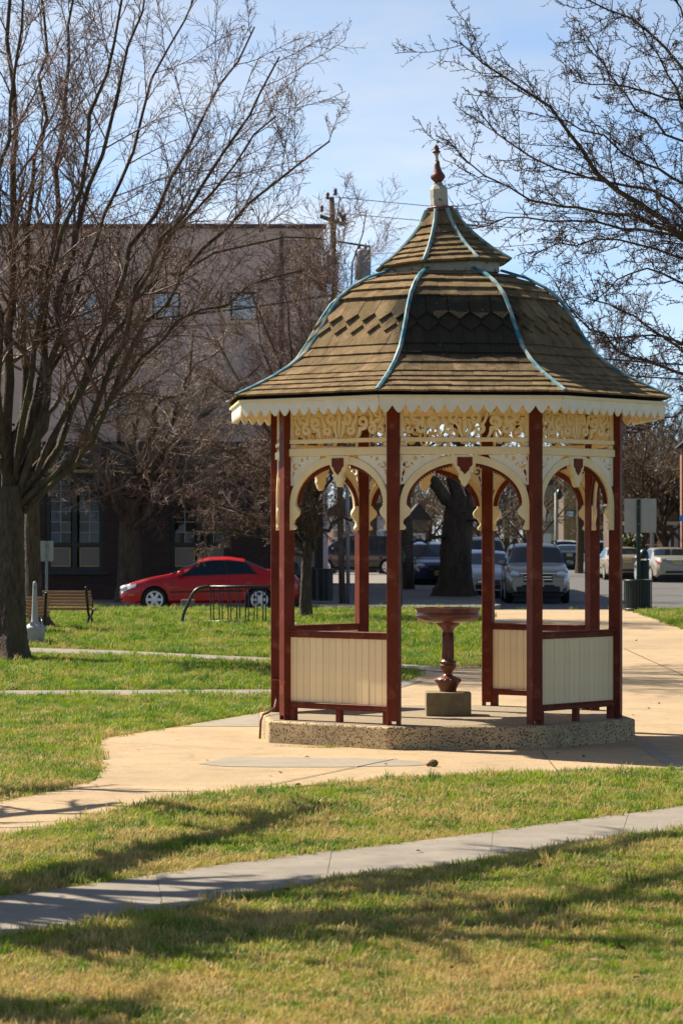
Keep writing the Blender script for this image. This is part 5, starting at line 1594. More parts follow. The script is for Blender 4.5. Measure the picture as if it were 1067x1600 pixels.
def car(name, label, loc, heading, S, paint, cat='car', group=None, rear_view=False, detail=True):
    """S: spec with top, belt, width profiles along x (front +x), wheels and glass lines"""
    root = empty(name, loc, heading)
    tag(root, label, cat, group)
    L2 = S['L'] / 2
    T = sorted(S['top']); Bt = sorted(S['belt']); W = sorted(S['w']); Bo = sorted(S['bot'])
    def itp(tab, x): return float(np.interp(x, [p[0] for p in tab], [p[1] for p in tab]))
    def sm(tab, x, d=0.06): return (itp(tab, x - d) + 2 * itp(tab, x) + itp(tab, x + d)) / 4
    rw = S['rw']; ra = rw + 0.045; wx = S['wx']
    def section(x):
        xx = max(-L2, min(L2, x))
        w, zt, zs, zb = sm(W, xx), sm(T, xx), sm(Bt, xx), sm(Bo, xx)
        zs = min(zs, zt - 0.02); h = zt - zs
        wr = 0.92 * w - S.get('tumble', 0.36) * h
        p = [[w * 0.88, zb], [w * 0.97, zb + 0.07], [w, zb + 0.52 * (zs - zb)], [w * 0.985, zs - 0.07], [w * 0.945, zs],
             [wr + (0.945 * w - wr) * 0.10, zs + h * 0.80], [wr * 0.92, zs + h * 0.935], [wr * 0.55, zs + h * 0.985], [0.0, zt]]
        for xw in wx:
            if abs(x - xw) < ra:
                za = rw + math.sqrt(ra * ra - (x - xw) ** 2)
                for i in range(4):
                    p[i][1] = max(p[i][1], za + 0.004 * i)
                    if p[i][1] == za + 0.004 * i: p[i][0] = max(p[i][0], w * 0.975)
        return p
    def surf(x, j):
        s = section(x); i = min(int(j), 7); f = j - i
        return Vector((x, s[i][0] * (1 - f) + s[i + 1][0] * f, s[i][1] * (1 - f) + s[i + 1][1] * f))
    xs = sorted(set(list(np.linspace(-L2, L2, 70)) + [xw + ra * c for xw in wx for c in (-0.999, -0.95, -0.8, -0.5, 0.5, 0.8, 0.95, 0.999)]))
    vs, fs = [], []
    for x in xs:
        s = section(x)
        ring = [(x, a, z) for a, z in s] + [(x, -a, z) for a, z in s[-2::-1]]
        vs += ring
    n = 17
    for i in range(len(xs) - 1):
        for k in range(n - 1):
            fs.append((i * n + k, i * n + k + 1, (i + 1) * n + k + 1, (i + 1) * n + k))
    fs.append(tuple(range(n - 1, -1, -1))); q = (len(xs) - 1) * n; fs.append(tuple(range(q, q + n)))
    body = MB().add(vs, fs).build('body', paint, root)
    auto_smooth(body, 38)
    ub = MB().box((0, 0, 0.36), (S['L'] * 0.90, itp(W, 0) * 1.60, 0.30))
    for xw in wx: ub.box((xw, 0, rw + 0.06), (ra * 2.1, itp(W, 0) * 1.45, ra * 1.9))
    ub.build('underbody', M['plastic'], root)
    def patch(pn, m, x0, x1, j0, j1, both=True, nx=8, nj=5, off=0.005, span=False, parent=None, shape=None):
        """a piece of the skin: between x0..x1 at j0 and shape(x) at j1"""
        o = None
        for sd in ((1, -1) if both and not span else (1,)):
            g = []
            for a in range(nx + 1):
                row = []
                for b in range((2 * nj if span else nj) + 1):
                    if span:
                        jj = j0 + (8 - j0) * (1 - abs(b / nj - 1)); sgn = 1 if b <= nj else -1
                    else:
                        jj = j0 + (j1 - j0) * b / nj; sgn = sd
                    tj = (jj - j0) / max(j1 - j0, 1e-6)
                    if shape: xa, xb = shape(tj)
                    else: xa, xb = x0, x1
                    p = surf(xa + (xb - xa) * a / nx, jj); p.y *= sgn
                    row.append(p)
                g.append(row)
            nxx, njj = len(g), len(g[0])
            pv = []
            for a in range(nxx):
                for b in range(njj):
                    du = g[min(a + 1, nxx - 1)][b] - g[max(a - 1, 0)][b]; dv = g[a][min(b + 1, njj - 1)] - g[a][max(b - 1, 0)]
                    nn = du.cross(dv)
                    if nn.length > 1e-9: nn.normalize()
                    c = g[a][b] - Vector((g[a][b].x * 0.6, 0, 0.6))
                    if nn.dot(c) < 0: nn = -nn
                    pv.append(g[a][b] + nn * off)
            pf = [(a * njj + b, a * njj + b + 1, (a + 1) * njj + b + 1, (a + 1) * njj + b) for a in range(nxx - 1) for b in range(njj - 1)]
            o = MB().add(pv, pf).build(pn, m, parent or root, smooth=True)
        return o
    # glass and its black surround
    for (xb0, xb1, xt0, xt1) in S['side']:
        patch('window_trim', M['plastic'], 0, 0, 4.02, 5.08, off=0.002, shape=lambda t, q=(xb0 + 0.05, xb1 - 0.05, xt0 + 0.03, xt1 - 0.03): (q[0] + (q[2] - q[0]) * t, q[1] + (q[3] - q[1]) * t))
    if detail:
        patch('side_moulding', M['plastic'], wx[1] + ra + 0.05, wx[0] - ra - 0.05, 1.72, 1.86, off=0.010, nx=12, nj=2)
        for xq in (L2 - 0.62, -L2 + 0.55):
            patch('bumper_seam', M['plastic'], xq - 0.005, xq + 0.005, 1.0, 2.6, off=0.003, nx=1, nj=6)
        patch('turn_signal', M['amber'], L2 - 0.36, L2 - 0.20, 1.75, 2.0, off=0.008, nx=3, nj=2)
    for (xb0, xb1, xt0, xt1) in S['side']:
        patch('side_window', M['carglass'], 0, 0, 4.10, 5.0, shape=lambda t, q=(xb0, xb1, xt0, xt1): (q[0] + (q[2] - q[0]) * t, q[1] + (q[3] - q[1]) * t))
    patch('windscreen', M['carglass'], S['ws'][0], S['ws'][1], 5.05, 8, span=True, nx=8, nj=6, off=0.006)
    patch('rear_window', M['carglass'], S['rs'][0], S['rs'][1], 5.1, 8, span=True, nx=8, nj=6, off=0.006)
    # lamps
    patch('headlight', M['lamp'], L2 - S.get('hl', 0.42), L2 - 0.02, S.get('hj', (2.75, 3.9))[0], S.get('hj', (2.75, 3.9))[1], off=0.012)
    patch('tail_light', M['taillamp'], -L2 + 0.015, -L2 + S.get('tl', 0.26), S.get('tj', (2.5, 3.85))[0], S.get('tj', (2.5, 3.85))[1], off=0.012)
    hz_ = S.get('lamp_z', sm(T, L2 - 0.12) - 0.06)
    for sd in (1, -1):
        yy = itp(W, L2 - 0.10) * 0.80
        hlm = MB().lathe([(0.001, -0.06), (0.06, -0.05), (0.10, 0.0), (0.10, 0.06), (0.07, 0.12), (0.001, 0.14)], 12, axis='Y').build('headlamp', M['lamp'], root, smooth=True, loc=(L2 - 0.13, sd * yy, hz_), rz=R(-90 + sd * 25))
        hlm.scale = (1.7, 1.0, 0.85)
    # door seams and handles
    if detail:
        for xd in S['doors']:
            patch('door_seam', M['plastic'], xd - 0.006, xd + 0.006, 0.6, 4.0, nx=1, nj=6, off=0.003)
        for xh in S['handles']:
            for sd in (1, -1):
                p = surf(xh, 3.0)
                MB().box((p.x, sd * (p.y + 0.012), p.z - 0.02), (0.17, 0.03, 0.03)).build('door_handle', S.get('handle_mat', paint), root, bevel=0.008)
    for sd in (1, -1):
        p = surf(S['mirror'], 4.15)
        MB().lathe([(0.001, -0.11), (0.05, -0.10), (0.075, -0.03), (0.075, 0.05), (0.05, 0.10), (0.001, 0.11)], 10, axis='Y').build('mirror', S.get('mirror_mat', paint), root, smooth=True, loc=(p.x, sd * (p.y + 0.11), p.z + 0.06))
    # front and rear faces
    zf0, zf1, wf = sm(Bo, L2), sm(T, L2), itp(W, L2)
    g0 = S.get('grille', (0.45, 0.60)); 
    gr = MB().box((L2 + 0.004, 0, (g0[0] + g0[1]) / 2), (0.05, wf * 1.15, g0[1] - g0[0])).build('grille', M['plastic'], root, bevel=0.01)
    for k in range(1, 3):
        MB().box((L2 + 0.032, 0, g0[0] + (g0[1] - g0[0]) * k / 3), (0.014, wf * 1.1, 0.016)).build('grille_bar', M['chrome'], gr)
    MB().box((L2 + 0.002, 0, zf0 + 0.12), (0.04, wf * 1.3, 0.14)).build('front_intake', M['plastic'], root, bevel=0.01)
    for sd in (1, -1):
        MB().box((L2 - 0.10, sd * wf * 1.08, zf0 + 0.06), (0.28, 0.02, 0.04)).build('bumper_trim', M['plastic'], root)
    zr = sm(T, -L2) - 0.02; wr_ = itp(W, -L2)
    pz = S.get('plate_z', 0.62)
    for xx, zz in ((-L2 - 0.012, pz), (L2 + 0.05, S.get('fplate_z', 0.42))):
        pl = MB().box((xx, 0, zz), (0.012, 0.32, 0.16)).build('number_plate', M['plate'], root)
        s = 1 if xx > 0 else -1
        ink = MB()
        for k in range(6):
            if k == 3: continue
            ink.box((xx + s * 0.008, -0.11 + 0.044 * k, zz), (0.004, 0.026, 0.065))
        ink.build('plate_lettering', M['ink'], pl)
    MB().box((-L2 - 0.006, 0, sm(Bo, -L2) + 0.10), (0.03, wr_ * 1.35, 0.10)).build('rear_valance', M['plastic'], root, bevel=0.01)
    for xw in wx:
        for sd in (1, -1):
            build_wheel(root, xw, sd * (itp(W, xw) - 0.105), rw, sd, S.get('rim', M['rim']), S.get('spokes', 7))
    return root

COUPE = dict(L=4.44, top=[(-2.22, 0.78), (-2.14, 0.95), (-1.75, 1.00), (-1.45, 1.06), (-0.85, 1.32), (-0.45, 1.375), (0.0, 1.365), (0.28, 1.30), (0.98, 0.945), (1.5, 0.85), (1.95, 0.73), (2.14, 0.62), (2.22, 0.52)],
             belt=[(-2.22, 0.74), (-1.9, 0.93), (-1.0, 0.935), (0.9, 0.86), (1.6, 0.78), (2.1, 0.60), (2.22, 0.48)], w=[(-2.22, 0.66), (-2.1, 0.78), (-1.6, 0.845), (1.5, 0.845), (1.95, 0.78), (2.15, 0.66), (2.22, 0.54)],
             bot=[(-2.22, 0.34), (-1.9, 0.22), (1.9, 0.20), (2.22, 0.24)], rw=0.30, wx=(1.36, -1.26), side=[(0.80, -0.42, 0.22, -0.36), (-0.47, -1.18, -0.41, -0.92)], ws=(0.92, 0.30), rs=(-1.42, -0.88),
             doors=(0.88, -0.50), handles=(-0.33,), mirror=0.72, grille=(0.42, 0.50), hl=0.40, hj=(2.9, 4.0), plate_z=0.72, spokes=6)
SUV = dict(L=4.50, top=[(-2.25, 1.0), (-2.18, 1.35), (-1.95, 1.62), (-1.2, 1.69), (0.0, 1.695), (0.45, 1.62), (1.15, 1.12), (1.7, 1.04), (2.08, 0.94), (2.2, 0.80), (2.25, 0.70)],
           belt=[(-2.25, 0.95), (-1.8, 1.08), (1.0, 1.02), (1.7, 0.96), (2.1, 0.82), (2.25, 0.66)], w=[(-2.25, 0.78), (-2.0, 0.88), (-1.4, 0.91), (1.5, 0.91), (1.95, 0.88), (2.17, 0.80), (2.25, 0.70)],
           bot=[(-2.25, 0.42), (-1.9, 0.28), (1.9, 0.28), (2.25, 0.34)], rw=0.355, wx=(1.36, -1.30), side=[(0.85, -0.10, 0.45, -0.05), (-0.15, -1.10, -0.10, -1.05), (-1.16, -1.85, -1.12, -1.65)], ws=(1.12, 0.50), rs=(-2.17, -1.96),
           doors=(0.95, -0.12, -1.12), handles=(0.08, -0.95), mirror=0.78, grille=(0.60, 0.83), hl=0.50, hj=(2.75, 3.95), tumble=0.24, plate_z=0.85, fplate_z=0.56, tj=(3.0, 4.6))
SEDAN = dict(L=4.70, top=[(-2.35, 0.85), (-2.27, 1.03), (-1.6, 1.09), (-0.95, 1.40), (-0.45, 1.455), (0.1, 1.45), (0.4, 1.38), (1.15, 1.00), (1.75, 0.90), (2.15, 0.78), (2.29, 0.66), (2.35, 0.56)],
             belt=[(-2.35, 0.82), (-1.9, 0.99), (1.0, 0.91), (1.7, 0.84), (2.2, 0.66), (2.35, 0.52)], w=[(-2.35, 0.72), (-2.2, 0.84), (-1.6, 0.90), (1.5, 0.90), (2.0, 0.84), (2.25, 0.72), (2.35, 0.60)],
             bot=[(-2.35, 0.34), (-2.0, 0.22), (2.0, 0.20), (2.35, 0.25)], rw=0.325, wx=(1.45, -1.35), side=[(0.92, -0.05, 0.36, -0.02), (-0.10, -1.15, -0.07, -0.80)], ws=(1.08, 0.42), rs=(-1.55, -0.98),
             doors=(0.98, -0.08, -1.1), handles=(0.06, -0.9), mirror=0.85, grille=(0.46, 0.58), tl=0.34, tj=(3.0, 3.95), plate_z=0.86)
VAN = dict(L=4.9, top=[(-2.45, 1.1), (-2.38, 1.6), (-2.2, 1.86), (0.4, 1.88), (0.8, 1.78), (1.55, 1.20), (2.1, 1.08), (2.35, 0.90), (2.45, 0.70)], belt=[(-2.45, 1.0), (1.3, 1.08), (2.1, 0.96), (2.45, 0.66)],
           w=[(-2.45, 0.85), (-2.2, 0.94), (1.8, 0.94), (2.3, 0.86), (2.45, 0.72)], bot=[(-2.45, 0.36), (0, 0.28), (2.45, 0.32)], rw=0.36, wx=(1.5, -1.45), side=[(1.1, 0.1, 0.75, 0.15), (0.05, -1.0, 0.1, -0.95), (-1.1, -2.1, -1.05, -2.0)],
           ws=(1.52, 0.82), rs=(-2.36, -2.2), doors=(1.2, 0.05, -1.05), handles=(0.2,), mirror=1.1, grille=(0.62, 0.82), tumble=0.2, tj=(3.0, 4.4), fplate_z=0.5)

car('parked_car', 'red two-door coupe parked side-on behind the bicycle rack', (fx(329, 76.0), 76.0, STREET), R(180), COUPE, M['carred'])
SUVc = car('parked_car', 'bronze-grey sport utility vehicle facing the camera behind the gazebo posts', (fx(836, 86.0), 86.4, STREET), R(-91), dict(SUV, mirror_mat=M['cargrey']), M['cargrey'])
# front of the grey vehicle: bumper guard, fog lamps, roof rails, emblem
L2 = 2.25
for sd in (1, -1):
    MB().lathe([(0.001, 0.02), (0.055, 0.018), (0.07, 0.0), (0.075, -0.03)], 14, axis='Y', cap=False).build('fog_light', M['lamp'], SUVc, smooth=True, loc=(L2 - 0.05, sd * 0.66, 0.60), rz=R(-90))
    MB().tube([(0.35, sd * 0.60, 1.66), (0.2, sd * 0.60, 1.74), (-1.5, sd * 0.58, 1.75), (-1.7, sd * 0.58, 1.68)], 0.022, 6).build('roof_rail', M['plastic'], SUVc, smooth=True)
    MB().box((L2 - 0.16, sd * 0.80, 0.88), (0.06, 0.05, 0.07)).build('turn_signal', M['amber'], SUVc, bevel=0.01)
MB().box((L2 + 0.03, 0, 0.845), (0.03, 1.02, 0.028)).build('grille_trim', M['chrome'], SUVc, bevel=0.008)
em = MB()
for rx, rz_, dz in ((0.075, 0.05, 0), (0.028, 0.048, 0), (0.048, 0.020, 0.022)):
    em.tube([(L2 + 0.045, rx * math.cos(2 * math.pi * k / 20), 0.75 + dz + rz_ * math.sin(2 * math.pi * k / 20)) for k in range(21)], 0.008, 5, caps=False)
em.build('emblem', M['chrome'], SUVc, smooth=True)
MB().box((L2 + 0.012, 0, 0.40), (0.05, 1.22, 0.17)).build('skid_plate', M['plastic'], SUVc, bevel=0.02)
MB().box((0.98, -0.62, 1.10), (0.01, 0.09, 0.07)).build('inspection_sticker', M['bluesign'], SUVc)

car('parked_car', 'silver sedan parked at the left kerb, half hidden by a gazebo post', (fx(762, 91.0), 93.0, STREET), R(-90), SEDAN, M['carsilver'])
car('parked_car', 'navy blue sedan parked at the left kerb just right of the forked trunk', (fx(741, 98.0), 99.5, STREET), R(-90), dict(SEDAN, mirror_mat=M['taillamp']), M['carblue'])
car('parked_van', 'pale-roofed van parked behind the navy sedan at the left kerb', (fx(750, 107.0), 107.0, STREET), R(-90), VAN, M['carbeige'], 'van')
car('parked_car', 'dark pickup-like vehicle left of the forked trunk, seen through the front arch', (fx(676, 104.0), 112.0, STREET), R(-80), dict(SUV, rw=0.40), M['carblue'])
car('parked_car', 'white sport utility vehicle far up the street, seen from behind', (fx(884, 190.0), 192.0, STREET), R(90), SUV, M['carwhite'])
car('parked_car', 'dark sedan far up the street with red tail lamps', (fx(891, 172.0), 174.0, STREET), R(88), SEDAN, M['carblack'])
car('parked_car', 'black vehicle partly hidden between the two right gazebo posts', (fx(949, 150.0), 152.0, STREET), R(90), SUV, M['carblack'])
car('parked_car', 'beige sedan parked right of the gazebo, behind the white sign', (fx(974, 131.0), 133.0, STREET), R(93), SEDAN, M['carbeige'])
CH = car('parked_car', 'champagne sedan parked at the right edge of the frame', (fx(1045, 124.0), 126.0, STREET), R(97), SEDAN, M['cargold'])
MB().box((-2.37, 0, 0.96), (0.03, 0.9, 0.03)).build('boot_trim', M['chrome'], CH)
car('parked_car', 'grey vehicle by the white building, seen through the left arch', (fx(560, 142.0), 142.0, STREET + 0.12), R(175), dict(VAN), M['carblack'])

# ------------------------------------------------------------------ street furniture
def bench(label, px, py, yaw, width=1.8):
    b = gp(px, py)
    root = empty('park_bench', b, yaw)
    tag(root, label, 'bench', 'slatted park benches')
    # back faces -y (towards the camera); the seat is beyond
    for k in range(6):
        z = 0.46 + 0.083 * k; y = -0.02 - 0.028 * k
        MB().box((0, y, z), (width, 0.028, 0.062), rx=R(-14)).build('back_slat', M['slat'], root, bevel=0.005)
    for k in range(6):
        MB().box((0, 0.06 + 0.075 * k, 0.43 + 0.006 * k), (width, 0.06, 0.028)).build('seat_slat', M['slat'], root, bevel=0.005)
    for sx in (-width / 2 + 0.13, width / 2 - 0.10):
        e = MB()
        e.tube([(sx, 0.0, 0.40), (sx, -0.06, 0.56), (sx, -0.13, 0.78), (sx, -0.20, 0.97), (sx, -0.235, 0.985)], 0.032, 8)
        arc = lambda pts: e.tube(smooth_line(pts, 12, np.random.default_rng(0), 0.0), 0.030, 7)
        arc([(sx, -0.06, 0.0), (sx, -0.02, 0.14), (sx, 0.12, 0.235), (sx, 0.20, 0.25)]); arc([(sx, 0.50, 0.0), (sx, 0.45, 0.14), (sx, 0.30, 0.235), (sx, 0.20, 0.25)])
        arc([(sx, -0.02, 0.44), (sx, 0.03, 0.33), (sx, 0.12, 0.265), (sx, 0.20, 0.25)]); arc([(sx, 0.50, 0.44), (sx, 0.42, 0.33), (sx, 0.30, 0.265), (sx, 0.20, 0.25)])
        e.tube([(sx, -0.02, 0.42), (sx, 0.50, 0.45)], 0.019, 7)
        arc([(sx, -0.11, 0.68), (sx, 0.10, 0.70), (sx, 0.40, 0.68), (sx, 0.46, 0.60), (sx, 0.42, 0.45)])
        e.lathe([(0.001, -0.03), (0.026, -0.015), (0.03, 0.005), (0.02, 0.026), (0.001, 0.032)], 10, (sx, -0.235, 0.99))
        e.build('iron_end', M['black'], root, smooth=True)
    root.scale = (0.9, 0.82, 0.80)
    return root
bench('wooden slatted bench with black iron ends, right of the dark trunk', 84, 979, R(-9))
bench('wooden slatted bench mostly hidden behind the large left tree', 12, 992, R(14))

# smokers' receptacle
b = gp(55, 1008)
sr = empty('ash_receptacle', b); tag(sr, 'pale grey bottle-shaped smokers receptacle beside the left tree trunk', 'ash bin')
auto_smooth(MB().lathe([(0.145, 0.0), (0.165, 0.03), (0.185, 0.20), (0.187, 0.285)], 28).build('base_pot', M['plasticgrey'], sr), 45)
auto_smooth(MB().lathe([(0.195, 0.285), (0.195, 0.31), (0.16, 0.345), (0.095, 0.385), (0.066, 0.43), (0.056, 0.55), (0.044, 0.80), (0.036, 1.06), (0.034, 1.10), (0.028, 1.125), (0.012, 1.138), (0.002, 1.14)], 28).build('neck', M['plasticgrey'], sr), 45)
MB().lathe([(0.001, 0), (0.016, 0.0), (0.016, 0.01), (0.001, 0.01)], 12, axis='Y', cap=False).build('port', M['ink'], sr, loc=(0.006, -0.046, 1.03))
MB().lathe([(0.001, 0), (0.05, 0.0), (0.05, 0.006), (0.001, 0.006)], 16, axis='Y', cap=False).build('label_plate', M['alu'], sr, loc=(-0.03, -0.128, 0.375))

# bicycle rack
b = gp(364, 977)
rk = empty('bike_rack', b, R(3)); tag(rk, 'black steel bicycle rack on the grass in front of the red car', 'bike rack')
s_ = F / b.y
def rx_(px): return (px - 364) / s_
top_z = (977 - 917) / s_
MB().tube([(rx_(328), 0, top_z), (rx_(446), 0, top_z)], 0.030, 8).build('top_rail', M['black'], rk, smooth=True)
MB().tube([(rx_(320), 0, 0.07), (rx_(446), 0, 0.07)], 0.030, 8).build('bottom_rail', M['black'], rk, smooth=True)
for sx, d in ((rx_(328), -1), (rx_(446), 0.08)):
    MB().tube(smooth_line([(sx, 0, top_z), (sx + d * 0.16, 0, top_z), (sx + d * 0.30, 0.0, top_z - 0.06), (sx + d * 0.42, 0, top_z - 0.28), (sx + d * 0.53, 0, top_z * 0.32), (sx + d * 0.57, 0, 0.10), (sx + d * 0.50, 0, 0.0)], 18, np.random.default_rng(0), 0), 0.033, 8).build('end_hoop', M['black'], rk, smooth=True)
for k in range(9):
    for q in (0, 1):
        x = rx_(329.5 + k * 13.6 + q * 4.5)
        MB().tube([(x, 0, 0.07), (x, 0, top_z)], 0.013, 6).build('bar', M['black'], rk, smooth=True)

def sign_post(name, label, px, y, py0, py1, r, mat_, panels, base_z, cat='sign'):
    b = Vector((fx(px, y), y, base_z)); root = empty(name, b); tag(root, label, cat)
    z1 = fz(py0, y) - base_z
    MB().box((0, 0, z1 / 2), (r * 2, r * 1.2, z1), ).build('post', mat_, root, bevel=0.004)
    for (x0, x1, ya, yb, m_, dy) in panels:
        X0, X1 = fx(x0, y) - b.x, fx(x1, y) - b.x; Z0, Z1 = fz(yb, y) - base_z, fz(ya, y) - base_z
        poly = [(X0, Z0), (X1, Z0), (X1, Z1), (X0, Z1)]
        rr = 0.03
        rp_ = []
        for (cx_, cz_, a0) in ((X0 + rr, Z0 + rr, 180), (X1 - rr, Z0 + rr, 270), (X1 - rr, Z1 - rr, 0), (X0 + rr, Z1 - rr, 90)):
            rp_ += [(cx_ + rr * math.cos(R(a0 + 30 * k)), cz_ + rr * math.sin(R(a0 + 30 * k))) for k in range(4)]
        MB().prism(rp_, dy, dy + 0.006, 'XZ').build('sign_panel', m_, root)
    bo = MB()
    for (x0, x1, ya, yb, m_, dy) in panels:
        for f in (0.25, 0.75):
            bo.lathe([(0.001, -0.03), (0.014, -0.03), (0.014, 0), (0.001, 0)], 8, (0, -r * 0.6, fz(ya + (yb - ya) * f, y) - base_z), axis='Y', cap=False)
    bo.build('bolts', M['galv'], root)
    return root
sign_post('road_sign', 'blank back of a large square sign on a dark green post above the bin', 997, 71.0, 780, 955, 0.045, M['green'], [(975, 1025, 779, 832, M['alu'], 0.03)], 0.40)
sign_post('road_sign', 'two small pale sign panels on a thin post behind the bench', 73.5, 70.4, 846, 960, 0.03, M['galv'], [(63, 72, 845, 877, M['alu'], 0.012), (75.5, 84, 845, 877, M['alu'], 0.012)], 0.40)

# ribbed litter bins
def litter_bin(label, px, y, z0, dia, h, dome=False, mat_=None):
    root = empty('litter_bin', (fx(px, y), y, z0)); tag(root, label, 'litter bin', 'litter bins')
    r = dia / 2; m_ = mat_ or M['green']
    MB().lathe([(r * 0.90, 0.05), (r * 0.90, h - 0.04)], 28, cap=True).build('liner', M['plastic'], root, smooth=False)
    for z in (0.06, h - 0.03):
        MB().tube([(r * math.cos(2 * math.pi * k / 32), r * math.sin(2 * math.pi * k / 32), z) for k in range(33)], 0.022, 6, caps=False).build('hoop', m_, root, smooth=True)
    sm_ = MB().box((0, 0, h / 2), (0.030, 0.008, h - 0.09)).mesh('slat'); sm_.materials.append(m_)
    for k in range(30):
        a = 2 * math.pi * k / 30
        link('slat', sm_, None, root, (r * 0.985 * math.cos(a), r * 0.985 * math.sin(a), 0), a + math.pi / 2)
    if dome:
        auto_smooth(MB().lathe([(r * 1.0, h + 0.04), (r * 0.99, h + 0.12), (r * 0.85, h + 0.26), (r * 0.55, h + 0.36), (0.02, h + 0.40)], 28).build('dome_lid', m_, root), 50)
        for a in (0.6, 2.2, 3.7, 5.3): MB().box((r * 0.9 * math.cos(a), r * 0.9 * math.sin(a), h + 0.02), (0.03, 0.03, 0.08)).build('lid_strut', m_, root)
    return root
litter_bin('open dark green ribbed litter bin at the grass edge right of the gazebo', 996, 70.4, 0.40, 0.66, 0.76)
litter_bin('green domed litter bin at the tail of the red car', 459, 78.5, 0.30, 0.40, 0.82, True)
litter_bin('green domed litter bin beside the champagne sedan', 1005, 110.0, 0.40, 0.40, 0.92, True)
litter_bin('black ribbed litter bin behind the young tree, in the left arch', 505, 79.8, 0.42, 0.52, 0.90, False, M['black'])

# parking meter and thin post
b = Vector((fx(627, 73.2), 73.2, STREET)); pm_ = empty('parking_meter', b); tag(pm_, 'slim dark post with a small rounded head on the near kerb, in the front arch', 'parking meter')
MB().tube([(0, 0, 0), (0, 0, 1.25)], 0.025, 8).build('post', M['green'], pm_, smooth=True)
auto_smooth(MB().lathe([(0.05, 1.25), (0.085, 1.29), (0.09, 1.40), (0.075, 1.47), (0.04, 1.51), (0.002, 1.52)], 16).build('meter_head', M['green'], pm_), 50)

# kerb-side block in the grass by the red car
b = gp(294, 952); cb = MB().box((0, 0, 0.10), (0.33, 0.2, 0.28)).build('concrete_block', M['stone'], None, bevel=0.02, loc=b)
tag(cb, 'small pale concrete block in the grass in front of the red car', 'block')

# utility pole with transformer cans
YP = 79.0
bp_ = Vector((fx(539, YP), YP, 0.40)); up_ = empty('utility_pole', bp_); tag(up_, 'weathered wooden utility pole with grey transformer cans at the building corner', 'utility pole')
def ul(px, py, dy=0.0): return pt(px, py, YP) - bp_ + Vector((0, dy, 0))
MB().tube([ul(535, 948), ul(529, 700), ul(524, 500), ul(518, 308)], [0.085, 0.08, 0.078, 0.07], 12).build('pole', M['wood_pole'], up_, smooth=True)
MB().tube([ul(544, 948, -0.02), ul(543, 800, -0.02), ul(541, 640, -0.02)], 0.055, 10).build('conduit', M['galv'], up_, smooth=True)
MB().bar(ul(500, 338, -0.05), ul(540, 352, -0.05), 0.10, 0.10).build('cross_arm', M['wood_pole'], up_)
MB().bar(ul(530, 332, -0.05), ul(540, 352, -0.05), 0.08, 0.08).build('arm_brace', M['wood_pole'], up_)
for px, py in ((503, 332), (512, 312), (524, 306), (538, 346)):
    MB().lathe([(0.03, 0), (0.055, 0.05), (0.035, 0.09), (0.055, 0.12), (0.03, 0.18), (0.005, 0.2)], 10).build('insulator', M['cap'], up_, smooth=True, loc=ul(px, py, -0.05))
for px, py0, py1, rr in ((516, 402, 442, 0.21), (566, 392, 438, 0.20)):
    z0, z1 = ul(px, py1).z, ul(px, py0).z
    auto_smooth(MB().lathe([(rr * 0.9, z0), (rr, z0 + 0.03), (rr, z1 - 0.03), (rr * 0.9, z1), (0.03, z1 + 0.05)], 20).build('transformer', M['galv'], up_, loc=(ul(px, 0).x, -0.18, 0)), 45)
    for s in (-0.08, 0.08): MB().lathe([(0.03, 0), (0.045, 0.05), (0.03, 0.1), (0.02, 0.16)], 8).build('bushing', M['cap'], up_, smooth=True, loc=(ul(px, 0).x + s, -0.18, z1 + 0.02))
MB().bar(ul(527, 378, -0.1), ul(579, 386, -0.1), 0.05, 0.05).build('bracket', M['black'], up_)
MB().bar(ul(578, 385, -0.1), ul(578, 440, -0.1), 0.04, 0.04).build('switch_arm', M['black'], up_)
MB().tube([ul(505, 395, -0.05), ul(507, 445, -0.05), ul(520, 520, -0.05)], 0.045, 8).build('riser_pipe', M['plasticgrey'], up_, smooth=True)

def wire(label, a, b, sag, r=0.012, n=24):
    pts = []
    for i in range(n + 1):
        t = i / n; p = a.lerp(b, t); p.z -= sag * 4 * t * (1 - t); pts.append(p)
    o = MB().tube([p - a for p in pts], r, 5).build('overhead_wire', M['wire'], None, smooth=True, loc=a)
    return tag(o, label, 'wire', 'overhead wires')
w0 = bp_
wire('uppermost overhead wire running right from the pole top behind the finial', pt(524, 308, YP), pt(1500, 372, 84), 0.15, 0.010)
wire('second overhead wire running right from the pole, just under the top one', pt(538, 334, YP), pt(1500, 390, 86), 0.15, 0.010)
wire('thick bundled cable sagging across the tan upper wall to the left', pt(522, 460, YP), pt(-200, 520, 78), 0.25, 0.035)
wire('thin wire crossing the tan building below the bundled cable', pt(522, 500, YP), pt(-200, 512, 78), 0.1, 0.014)
wire('upper thick cable at the right below the tall far tree crown', pt(540, 522, YP), pt(1500, 590, 95), 0.2, 0.03)
wire('lower thick cable at the right, just above the gazebo eave', pt(540, 545, YP), pt(1500, 602, 95), 0.3, 0.026)
wire('thin wire meeting the gazebo cupola from the left', pt(578, 396, YP), pt(1500, 250, 70), 0.5, 0.010)

